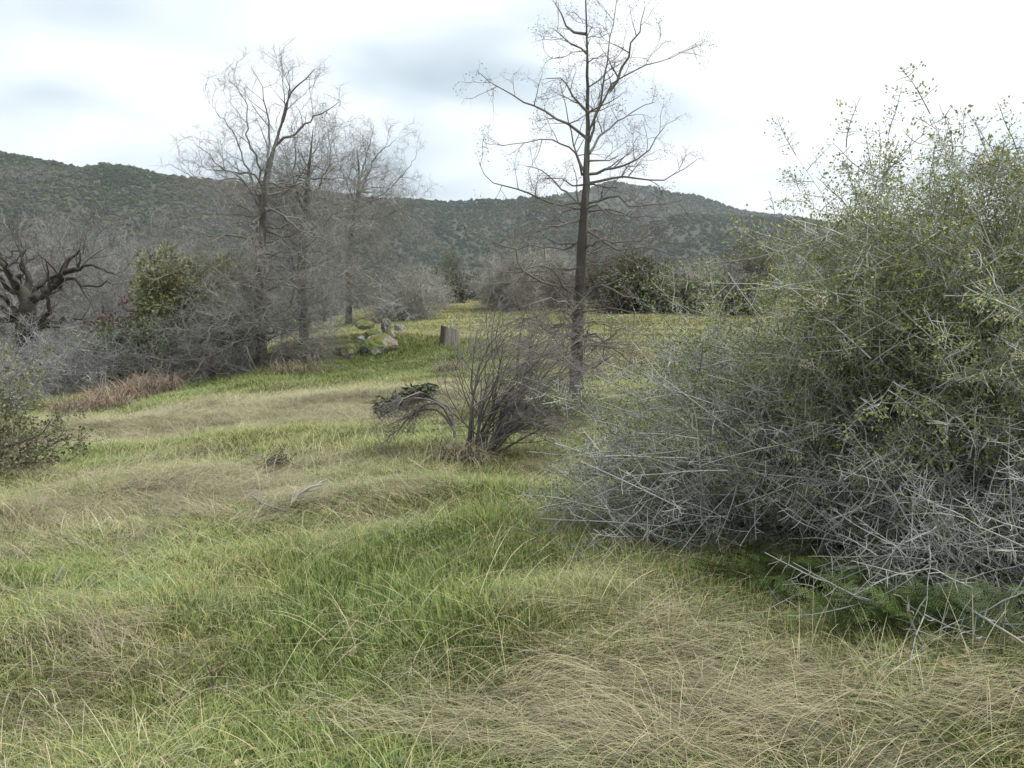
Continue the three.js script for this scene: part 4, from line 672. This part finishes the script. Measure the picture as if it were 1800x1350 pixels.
{
  const b = gp(790, 608), k = -b.z / 1515, t = thing('tree_stump', 'weathered grey tree stump with a slanted cut top in the meadow', 'stump', b), mb = new MB(), top = new MB(), n = 60, rows = 14;
  const ring = (v, a) => {                       // a squarish, furrowed cross-section
    const c = Math.cos(a), s = Math.sin(a), sq = 1 / Math.pow(Math.abs(c) ** 5 + Math.abs(s) ** 5, 0.2), f = 1 - 0.02 * Math.abs(noise3(c * 9, s * 9, v * 0.7)) - 0.03 * noise3(c * 22, s * 22, v);
    const w = k * 15.5 * sq * f * (1.12 - 0.14 * v), x = c * w, z = s * w * 0.9;
    const y = -0.08 + v * (k * 37 - x * 0.30 + 0.02 * noise3(c * 14, s * 14, 3)); return V(x * 0.96 + z * 0.28 + v * 0.03, y, z * 0.96 - x * 0.28);
  };
  for (let j = 0; j <= rows; j++) for (let i = 0; i < n; i++) {
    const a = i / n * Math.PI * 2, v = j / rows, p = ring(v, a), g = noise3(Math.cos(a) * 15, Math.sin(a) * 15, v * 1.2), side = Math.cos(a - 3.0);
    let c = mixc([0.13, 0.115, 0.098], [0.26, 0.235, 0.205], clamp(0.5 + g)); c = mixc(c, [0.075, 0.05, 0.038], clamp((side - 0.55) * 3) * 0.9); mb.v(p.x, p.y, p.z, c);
  }
  for (let j = 0; j < rows; j++) for (let i = 0; i < n; i++) { const a = j * n + i, c = j * n + (i + 1) % n; mb.i.push(a, a + n, c, c, a + n, c + n); }
  part('stump_body', mb.geo(), M.wood, t);
  const c0 = V(); for (let i = 0; i < n; i++) c0.addScaledVector(ring(1, i / n * 6.2832), 1 / n);
  for (let j = 0; j <= 6; j++) for (let i = 0; i < n; i++) { const p = ring(1, i / n * Math.PI * 2).lerp(c0, 1 - j / 6 * 0.995); p.y += 0.004; top.v(p.x, p.y, p.z, shade([0.30, 0.26, 0.2], 0.8 + 0.3 * (j % 2) + 0.2 * noise3(p.x * 30, p.z * 30, 1))); }
  for (let j = 0; j < 6; j++) for (let i = 0; i < n; i++) { const a = j * n + i, c = j * n + (i + 1) % n; top.i.push(a, c, a + n, c, c + n, a + n); }
  part('cut_top', top.geo(), M.wood, t);
  const r = rand(733); for (let q = 0; q < 5; q++) { const a = r() * 6.28, p = ring(0.97, a); part('splinter', new MB().tube([p, p.clone().add(V(0.005, 0.05, 0)), p.clone().add(V(0.012, 0.07 + 0.05 * r(), 0))], [0.014, 0.009, 0.002], 4, [0.22, 0.19, 0.16]).geo(), M.wood, t); }
}
// ---------------------------------------------------------------- sticks and small plants
function stick(name, label, pts, r0, col, seed, side = 0) {
  const b = gp(pts[0][0], pts[0][1]), r = rand(seed), t = thing(name, label, 'stick', b);
  const path = smoothPath(pts.map(([x, y, lift]) => { const p = gp(x, y); if (lift) { const q = pt(x, y, -gp(x, y + lift).z); return q.sub(b); } p.y += r0 + 0.02; return p.sub(b); }), 0.05, 0.004, r), n = path.length - 1;
  part('wood', new MB().tube(path, path.map((p, i) => r0 * (1 - 0.6 * i / n)), 6, barkCol(col, seed, 0.3), true).geo(), M.bark, t);
  for (let k = 0; k < side; k++) { const i = 1 + (r() * (n - 1) | 0), d = turned(path[i].clone().sub(path[i - 1]).normalize(), 0.7, r() * 6.28); d.y = Math.abs(d.y); const p = path[i]; part('twig', new MB().tube([p, p.clone().addScaledVector(d, 0.07), p.clone().addScaledVector(d, 0.13).add(randDir(r).multiplyScalar(0.02))], [r0 * 0.5, r0 * 0.4, r0 * 0.2], 4, col).geo(), M.bark, t); }
}
stick('fallen_stick', 'short pale bleached stick lying in the green grass at the bottom', [[505, 1226, 8], [545, 1218, 10], [588, 1214, 8]], 0.008, [0.42, 0.36, 0.25], 801);
stick('fallen_stick', 'dark thin stick lying right of the green path at the bottom', [[672, 1204], [735, 1186, 8], [792, 1164, 12]], 0.006, [0.12, 0.1, 0.08], 803, 3);
stick('fallen_branch', 'pale arched grey branch sticking out of the grass left of the middle', [[512, 892], [524, 872, 16], [542, 858, 30], [566, 852, 30]], 0.014, [0.3, 0.29, 0.27], 805, 4);
stick('fallen_branch', 'tangle of grey twigs left of the pale arched branch', [[505, 905], [470, 888, 12], [430, 862, 22]], 0.009, [0.2, 0.185, 0.17], 807, 9);
stick('fallen_branch', 'dark rotten branch lying in the straw left of the small dark plant', [[470, 812], [440, 800, 6], [415, 794, 8]], 0.016, [0.1, 0.09, 0.08], 809, 6);
stick('fallen_stick', 'weathered stick lying right of the small dark plant', [[565, 828, 5], [592, 823, 6], [612, 824, 5]], 0.012, [0.16, 0.145, 0.13], 811, 2);
stick('fallen_stick', 'pale straight stick leaning in the grass before the dead shrub', [[718, 806, 14], [742, 822, 10], [775, 846]], 0.009, [0.44, 0.38, 0.25], 813);
stick('dead_branch', 'forked pale bare branch hanging over the dark ferns at the lower right', [[1596, 1050, 80], [1598, 1085, 55], [1620, 1126, 30], [1655, 1160, 10]], 0.008, [0.4, 0.36, 0.28], 815, 3);
stick('dead_branch', 'long pale straight stick slanting across the ferns to the right edge', [[1655, 1032, 70], [1700, 1066, 65], [1760, 1105, 60], [1830, 1150, 50]], 0.009, [0.28, 0.27, 0.23], 817, 4);
stick('dead_branch', 'grey stick slanting up to the left over the ferns', [[1540, 1097, 20], [1600, 1062, 50], [1665, 1032, 80]], 0.007, [0.27, 0.25, 0.21], 819, 3);
stick('dead_stalk', 'bleached broken stalk standing in the green grass on the left', [[98, 1030], [104, 1008, 22], [113, 992, 38]], 0.011, [0.5, 0.48, 0.42], 821);
stick('dead_stalk', 'dark dry stalk standing in the grass at the bottom left', [[378, 1232], [374, 1195, 37], [372, 1168, 64]], 0.006, [0.1, 0.075, 0.05], 823, 4);
makeShrub('small_plant', 'small dark leafy seedling alone in the grass left of the middle', 'plant', gp(491, 826), { seed: 829, stem: [0.08, 0.06, 0.045], twig: [0.12, 0.1, 0.08], leafCol: [0.042, 0.046, 0.026], leafCol2: [0.07, 0.075, 0.04], hue: [0, 0.2], thick: 0.9, rmin: 0.0015, r0: 0.004, arch: 0, branches: 14, blen: 0.08, outward: 0.4, sprigs: 30, slen: 0.085, root: 0.02, stems: 9, leaf: () => 0.8, leafGeo: wide, env: [{ c: [0, 0.12, 0], r: [0.075, 0.08, 0.075], w: 1 }] });

// ---------------------------------------------------------------- grass
function clump(seed, n, rad, f) { const r = rand(seed), mb = new MB(); for (let k = 0; k < n; k++) { const a = r() * 6.28, q = rad * Math.sqrt(r()); f(mb, Math.cos(a) * q, Math.sin(a) * q, r, a); } return mb.geo(); }
const tint = (r, a = 0.35) => { const k = 1 - a / 2 + a * r(); return [k * (0.94 + 0.14 * r()), k, k * (0.9 + 0.2 * r())]; };
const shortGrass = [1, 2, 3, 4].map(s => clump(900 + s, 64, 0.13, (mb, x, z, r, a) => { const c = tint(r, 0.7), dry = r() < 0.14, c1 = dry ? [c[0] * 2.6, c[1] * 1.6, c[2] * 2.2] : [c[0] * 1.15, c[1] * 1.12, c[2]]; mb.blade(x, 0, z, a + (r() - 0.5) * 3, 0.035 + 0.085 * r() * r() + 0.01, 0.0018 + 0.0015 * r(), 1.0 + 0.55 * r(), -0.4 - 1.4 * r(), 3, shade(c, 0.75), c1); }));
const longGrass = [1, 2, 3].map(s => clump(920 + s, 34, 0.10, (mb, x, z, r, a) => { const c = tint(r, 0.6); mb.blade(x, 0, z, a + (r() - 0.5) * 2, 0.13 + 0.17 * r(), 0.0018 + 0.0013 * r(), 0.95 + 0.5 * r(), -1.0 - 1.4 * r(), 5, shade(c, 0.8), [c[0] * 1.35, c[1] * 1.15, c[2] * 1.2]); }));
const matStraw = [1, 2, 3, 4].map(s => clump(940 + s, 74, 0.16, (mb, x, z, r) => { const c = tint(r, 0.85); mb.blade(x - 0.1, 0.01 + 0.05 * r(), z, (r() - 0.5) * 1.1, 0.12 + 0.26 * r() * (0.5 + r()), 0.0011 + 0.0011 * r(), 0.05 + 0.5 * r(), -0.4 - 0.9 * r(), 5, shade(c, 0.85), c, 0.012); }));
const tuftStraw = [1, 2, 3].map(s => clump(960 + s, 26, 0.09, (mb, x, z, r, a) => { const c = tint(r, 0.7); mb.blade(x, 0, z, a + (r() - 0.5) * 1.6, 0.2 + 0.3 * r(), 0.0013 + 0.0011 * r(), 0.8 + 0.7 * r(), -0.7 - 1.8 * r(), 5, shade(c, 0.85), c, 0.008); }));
const strayStraw = [1, 2, 3].map(s => clump(980 + s, 9, 0.2, (mb, x, z, r, a) => { const c = tint(r, 0.5); mb.blade(x, 0.01, z, (r() - 0.5) * 2.2, 0.16 + 0.34 * r(), 0.0014 + 0.0014 * r(), 0.25 + 0.9 * r(), -0.3 - 1.3 * r(), 5, shade(c, 0.85), c, 0.015); }));
const rG = rand(977), FL = [0, 1, 2, 3].map(() => new IB());
const sets = { green: shortGrass.map(() => new IB()), long: longGrass.map(() => new IB()), blue: longGrass.map(() => new IB()), mat: matStraw.map(() => new IB()), tuft: tuftStraw.map(() => new IB()), stray: [0, 1, 2].map(() => new IB()) };
function sow(K, pow, dMin, dMax, put) {          // evenly jittered places, thinner with distance
  for (let d = dMin; d < dMax;) {
    const rho = K / (1 + Math.pow(d / 4, pow)), step = 1 / Math.sqrt(rho), A = (d < 9 ? 48 : 42) * Math.PI / 180, n = Math.max(1, Math.round(2 * A * d / step));
    for (let k = 0; k < n; k++) { const a = -A + 2 * A * (k + rG()) / n, dd = d + step * rG(), x = Math.sin(a) * dd, z = -Math.cos(a) * dd; put(x, z, dd); }
    d += step;
  }
}
const meadow = (x, z) => 1 - Math.max(sstep(78, 90, -z), sstep(1, 4, -6.5 - x - Math.max(0, 30 + z) * 1.1) * sstep(24, 34, -z));
const into = (set, p, yaw, s, sy, c) => set[rG() * set.length | 0].add(onGround(p, yaw, s, sy), c);
const flow = (x, z) => lerp(0.45, -0.35, sstep(-2, 1.5, x)) + 1.3 * n2(x * 0.33 + 5, z * 0.33, 31) + 0.7 * n2(x * 1.1, z * 1.1, 32);
const gA = [0.12, 0.19, 0.042], gB = [0.205, 0.24, 0.076], gFar = [0.245, 0.265, 0.10], bl = [0.13, 0.225, 0.095];
const sA = [0.39, 0.35, 0.215], sB = [0.25, 0.222, 0.138], sC = [0.36, 0.335, 0.19];
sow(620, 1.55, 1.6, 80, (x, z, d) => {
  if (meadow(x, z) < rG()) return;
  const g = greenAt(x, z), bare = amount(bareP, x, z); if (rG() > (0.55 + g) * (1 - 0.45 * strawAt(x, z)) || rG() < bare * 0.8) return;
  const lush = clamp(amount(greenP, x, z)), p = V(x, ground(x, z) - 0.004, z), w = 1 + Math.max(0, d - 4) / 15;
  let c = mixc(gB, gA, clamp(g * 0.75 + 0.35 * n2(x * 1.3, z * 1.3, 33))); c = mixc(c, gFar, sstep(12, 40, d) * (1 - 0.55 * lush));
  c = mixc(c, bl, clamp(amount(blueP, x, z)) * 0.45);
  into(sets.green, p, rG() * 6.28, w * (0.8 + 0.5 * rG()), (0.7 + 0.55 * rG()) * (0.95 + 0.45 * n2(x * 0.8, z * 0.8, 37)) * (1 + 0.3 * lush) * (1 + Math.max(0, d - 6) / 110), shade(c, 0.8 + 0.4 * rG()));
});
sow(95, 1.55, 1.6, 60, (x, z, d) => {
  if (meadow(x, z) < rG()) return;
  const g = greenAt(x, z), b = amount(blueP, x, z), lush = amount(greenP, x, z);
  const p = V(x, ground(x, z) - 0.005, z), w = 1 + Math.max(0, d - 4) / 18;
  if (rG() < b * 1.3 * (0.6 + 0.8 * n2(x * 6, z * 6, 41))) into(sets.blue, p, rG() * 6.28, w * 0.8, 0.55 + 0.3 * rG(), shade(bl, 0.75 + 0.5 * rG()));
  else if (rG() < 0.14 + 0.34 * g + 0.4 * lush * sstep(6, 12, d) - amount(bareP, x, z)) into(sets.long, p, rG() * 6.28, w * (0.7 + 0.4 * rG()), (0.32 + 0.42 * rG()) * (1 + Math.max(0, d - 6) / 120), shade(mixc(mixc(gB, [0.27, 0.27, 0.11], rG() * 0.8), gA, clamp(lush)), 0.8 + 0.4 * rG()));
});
sow(105, 1.3, 1.6, 78, (x, z, d) => {
  if (meadow(x, z) < rG()) return;
  const s = strawAt(x, z); if (rG() > s * 0.9 + 0.03) return;
  const p = V(x, ground(x, z) + 0.035 * s * rG(), z), w = 1 + Math.max(0, d - 4) / 24, c = mixc(mixc(sA, sB, clamp(rG() + 0.4 * n2(x, z, 35))), sC, sstep(14, 40, d) * 0.7);
  into(sets.mat, p, flow(x, z) + (rG() < 0.3 ? Math.PI : 0) + (rG() - 0.5) * 1.2, w * (0.75 + 0.45 * rG()), (0.6 + 0.6 * rG()) * (1 + Math.max(0, d - 6) / 120), shade(c, 0.5 + 0.75 * rG()));
});
sow(75, 1.15, 1.6, 60, (x, z, d) => {
  if (meadow(x, z) < rG()) return;
  const s = strawAt(x, z); if (rG() > s * 0.75 + 0.04) return;
  const p = V(x, ground(x, z) - 0.005, z), w = 1 + Math.max(0, d - 4) / 26;
  into(sets.tuft, p, flow(x, z) + rG() * 2, w * (0.7 + 0.4 * rG()), (0.4 + 0.45 * rG()) * (1 + Math.max(0, d - 6) / 120), shade(mixc(sA, sB, rG()), 0.75 + 0.5 * rG()));
});
sow(62, 1.3, 1.6, 45, (x, z, d) => {
  if (meadow(x, z) < rG() || rG() > 0.7) return;
  into(sets.stray, V(x, ground(x, z) + 0.01, z), flow(x, z) + (rG() < 0.35 ? Math.PI : 0) + (rG() - 0.5), (1 + Math.max(0, d - 4) / 26) * (0.7 + 0.5 * rG()), 0.7 + 0.5 * rG(), shade(mixc([0.46, 0.42, 0.26], [0.36, 0.33, 0.19], rG()), 0.75 + 0.45 * rG()));
});
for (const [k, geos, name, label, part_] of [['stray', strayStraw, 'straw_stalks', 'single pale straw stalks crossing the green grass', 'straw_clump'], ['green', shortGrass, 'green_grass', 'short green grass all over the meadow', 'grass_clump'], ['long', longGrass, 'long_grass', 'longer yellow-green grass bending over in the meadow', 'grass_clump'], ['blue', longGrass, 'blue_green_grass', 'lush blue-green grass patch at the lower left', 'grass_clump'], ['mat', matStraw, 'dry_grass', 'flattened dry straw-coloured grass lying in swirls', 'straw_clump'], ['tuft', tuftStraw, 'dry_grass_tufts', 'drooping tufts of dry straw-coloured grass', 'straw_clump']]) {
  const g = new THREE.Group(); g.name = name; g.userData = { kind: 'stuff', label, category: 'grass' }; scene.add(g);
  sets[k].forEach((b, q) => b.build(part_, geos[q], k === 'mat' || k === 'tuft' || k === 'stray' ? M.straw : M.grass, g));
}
// tall tan dead grass below the grey brush on the left
function tussock(label, px, py, h, w, n, seed, col) {
  const r = rand(seed), b = gp(px, py), t = thing('dry_tussock', label, 'dry grass', b), mb = new MB();
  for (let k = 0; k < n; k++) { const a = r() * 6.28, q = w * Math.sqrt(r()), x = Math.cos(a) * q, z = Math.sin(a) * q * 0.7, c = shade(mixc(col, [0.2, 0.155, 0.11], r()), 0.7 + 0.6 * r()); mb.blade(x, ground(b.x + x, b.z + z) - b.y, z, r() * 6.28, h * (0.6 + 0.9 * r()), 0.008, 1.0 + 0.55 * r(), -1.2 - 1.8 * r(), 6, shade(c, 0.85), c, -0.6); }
  part('blades', mb.geo(), M.straw, t, 'stuff');
}
const tan = [0.30, 0.225, 0.15];
tussock('large rounded tussock of tan dead grass nearest the manzanita on the left', 160, 722, 0.5, 0.75, 900, 851, tan);
tussock('tan dead grass tussock in the middle of the dry fringe below the grey brush', 215, 706, 0.6, 0.7, 900, 853, tan);
tussock('tall greyish tan dead grass tussock at the right end of the dry fringe', 262, 694, 0.62, 0.6, 900, 857, [0.28, 0.22, 0.17]);
tussock('thin dry tussock under the fallen boughs left of the tallest oak', 318, 676, 0.55, 0.7, 600, 859, [0.26, 0.22, 0.15]);
tussock('dry grass fringe hanging under the boughs at the foot of the tallest left oak', 520, 660, 0.5, 0.6, 500, 861, [0.28, 0.25, 0.15]);
tussock('small tan tussock just in front of the weathered stump', 790, 655, 0.4, 0.35, 300, 863, [0.28, 0.24, 0.16]);
tussock('dry grass round the foot of the dead shrub', 815, 815, 0.3, 0.28, 420, 865, [0.26, 0.235, 0.14]);
// fallen leaves
{
  const r = rand(871), mb = new MB(), ib = new IB();
  for (let k = 0; k < 3; k++) mb.leaf(V(0.01 * k, 0.004 * k, 0), V(Math.cos(k), 0.15, Math.sin(k)).normalize(), V(0.1, 1, 0).normalize(), 0.045, 0.024, [1, 1, 1], 0.12);
  const g1 = new MB(); g1.leaf(V(-0.02, 0, 0), V(1, 0.12, 0).normalize(), V(-0.1, 1, 0.1).normalize(), 0.045, 0.026, [1, 1, 1], 0.2);
  for (let k = 0; k < 1500; k++) { const fz = k % 3 === 0, b3 = fernP[k % 2], x = fz ? b3[0] + (r() - 0.5) * 1.4 : (r() - 0.45) * 6, z = fz ? b3[1] + (r() - 0.3) * 0.9 : -2 - r() * 6; if (!fz && r() > 0.25 + amount(bareP, x, z) + 0.5 * amount(greenP, x, z)) continue; _q.setFromEuler(new THREE.Euler((r() - 0.5) * 0.9, r() * 6.28, (r() - 0.5) * 0.9)); ib.add(_m.compose(V(x, ground(x, z) + 0.02 + 0.03 * r(), z), _q, _s.setScalar(0.7 + 0.7 * r())), shade(mixc([0.28, 0.17, 0.09], [0.33, 0.26, 0.17], r()), 0.6 + 0.6 * r())); }
  const m = ib.build('fallen_leaves', g1.geo(), M.leaf, scene); m.userData.label = 'small brown fallen leaves scattered in the grass'; m.userData.category = 'leaves';
}
// ferns under the buckbrush
const frond = (() => {
  const r = rand(881), mb = new MB(), pts = []; let p = V(), th = 1.25; for (let k = 0; k <= 22; k++) { pts.push(p.clone()); p = p.clone().add(V(Math.cos(th) * 0.045, Math.sin(th) * 0.045, 0)); th -= 0.06; }
  mb.tube(pts, pts.map((q, k) => 0.006 * (1 - 0.8 * k / 22)), 3, [0.7, 0.65, 0.5]);
  for (let k = 4; k <= 22; k++) for (const s of [-1, 1]) {
    const T = pts[k].clone().sub(pts[k - 1]).normalize(), d = V(T.x * 0.55, T.y * 0.55 - 0.12, s * 0.85).normalize(), L = (0.24 * Math.sin(Math.PI * (0.1 + 0.62 * (22 - k) / 22)) + 0.02) * (0.7 + 0.5 * r()), up = V(-T.y, T.x, 0);
    if (r() < 0.08) continue; d.addScaledVector(randDir(r), 0.2).normalize(); const nb = Math.max(3, Math.round(L / 0.03));
    for (let q = 0; q < nb; q++) for (const s2 of [-1, 1]) { const t = (q + 0.5) / nb, P = pts[k].clone().addScaledVector(d, L * t), side = V().crossVectors(d, up).multiplyScalar(s2), e = d.clone().multiplyScalar(0.8).add(side).normalize(), c = 0.75 + 0.5 * r(); mb.leaf(P, e, up, 0.032 * (1 - 0.6 * t) + 0.008, 0.014, [c, c, c * 0.9], 0.1); }
  }
  return mb.geo();
})();
function ferns(name, label, spots, n, c0, c1, seed) {
  const r = rand(seed), ib = new IB();
  for (let k = 0; k < n; k++) { const [px, py, rx, rz] = spots[r() * spots.length | 0], b = gp(px, py), x = b.x + rx * (r() + r() - 1), z = b.z + rz * (r() + r() - 1), s = 0.28 + 0.18 * r(); _q.setFromEuler(new THREE.Euler((r() - 0.5) * 0.6, r() * 6.28, (r() - 0.5) * 0.6)); ib.add(_m.compose(V(x, ground(x, z), z), _q, _s.setScalar(s)), shade(mixc(c0, c1, r()), 0.7 + 0.6 * r())); }
  const m = ib.build(name, frond, M.leaf, scene); m.userData.label = label; m.userData.category = 'ferns';
}
ferns('fern_undergrowth', 'deep green fern fronds growing under the big buckbrush', [[1560, 1085, 0.3, 0.3], [1480, 1060, 0.3, 0.25], [1640, 1080, 0.35, 0.3], [1700, 1120, 0.4, 0.3], [1560, 1130, 0.3, 0.2], [1780, 1150, 0.45, 0.35], [1380, 1040, 0.4, 0.3]], 210, [0.04, 0.068, 0.018], [0.10, 0.145, 0.032], 883);
// broad-leaved weeds and litter
{
  const ros = [1, 2, 3].map(q => { const r = rand(890 + q), mb = new MB(); for (let k = 0; k < 11; k++) { const a = r() * 6.28, d = V(Math.cos(a), 0.25 + 0.7 * r(), Math.sin(a)).normalize(), c = 0.7 + 0.6 * r(); mb.leaf(V(0, 0.006, 0), d, V(-d.x * d.y, 1, -d.z * d.y).normalize(), 0.03 + 0.045 * r(), 0.014 + 0.012 * r(), [c, c, c * 0.9], 0.2); } return mb.geo(); });
  const r = rand(895), B = ros.map(() => new IB());
  for (let k = 0; k < 2600; k++) { const d = 2 + 9 * r() * r(), a = (r() - 0.5) * 1.5, x = Math.sin(a) * d, z = -Math.cos(a) * d; if (n2(x * 1.1, z * 1.1, 61) + 0.4 * n2(x * 4, z * 4, 62) - strawAt(x, z) * 0.5 < 0.05) continue; B[r() * 3 | 0].add(onGround(V(x, ground(x, z) + 0.015, z), r() * 6.28, 0.3 + 0.4 * r()), shade(mixc([0.085, 0.13, 0.035], [0.15, 0.18, 0.055], r()), 0.7 + 0.5 * r())); }
  const g = new THREE.Group(); g.name = 'broadleaf_weeds'; g.userData = { kind: 'stuff', label: 'small broad-leaved weeds among the near grass', category: 'weeds' }; scene.add(g);
  B.forEach((b, q) => b.build('weed', ros[q], M.leaf, g));
}
renderer.render(scene, camera);
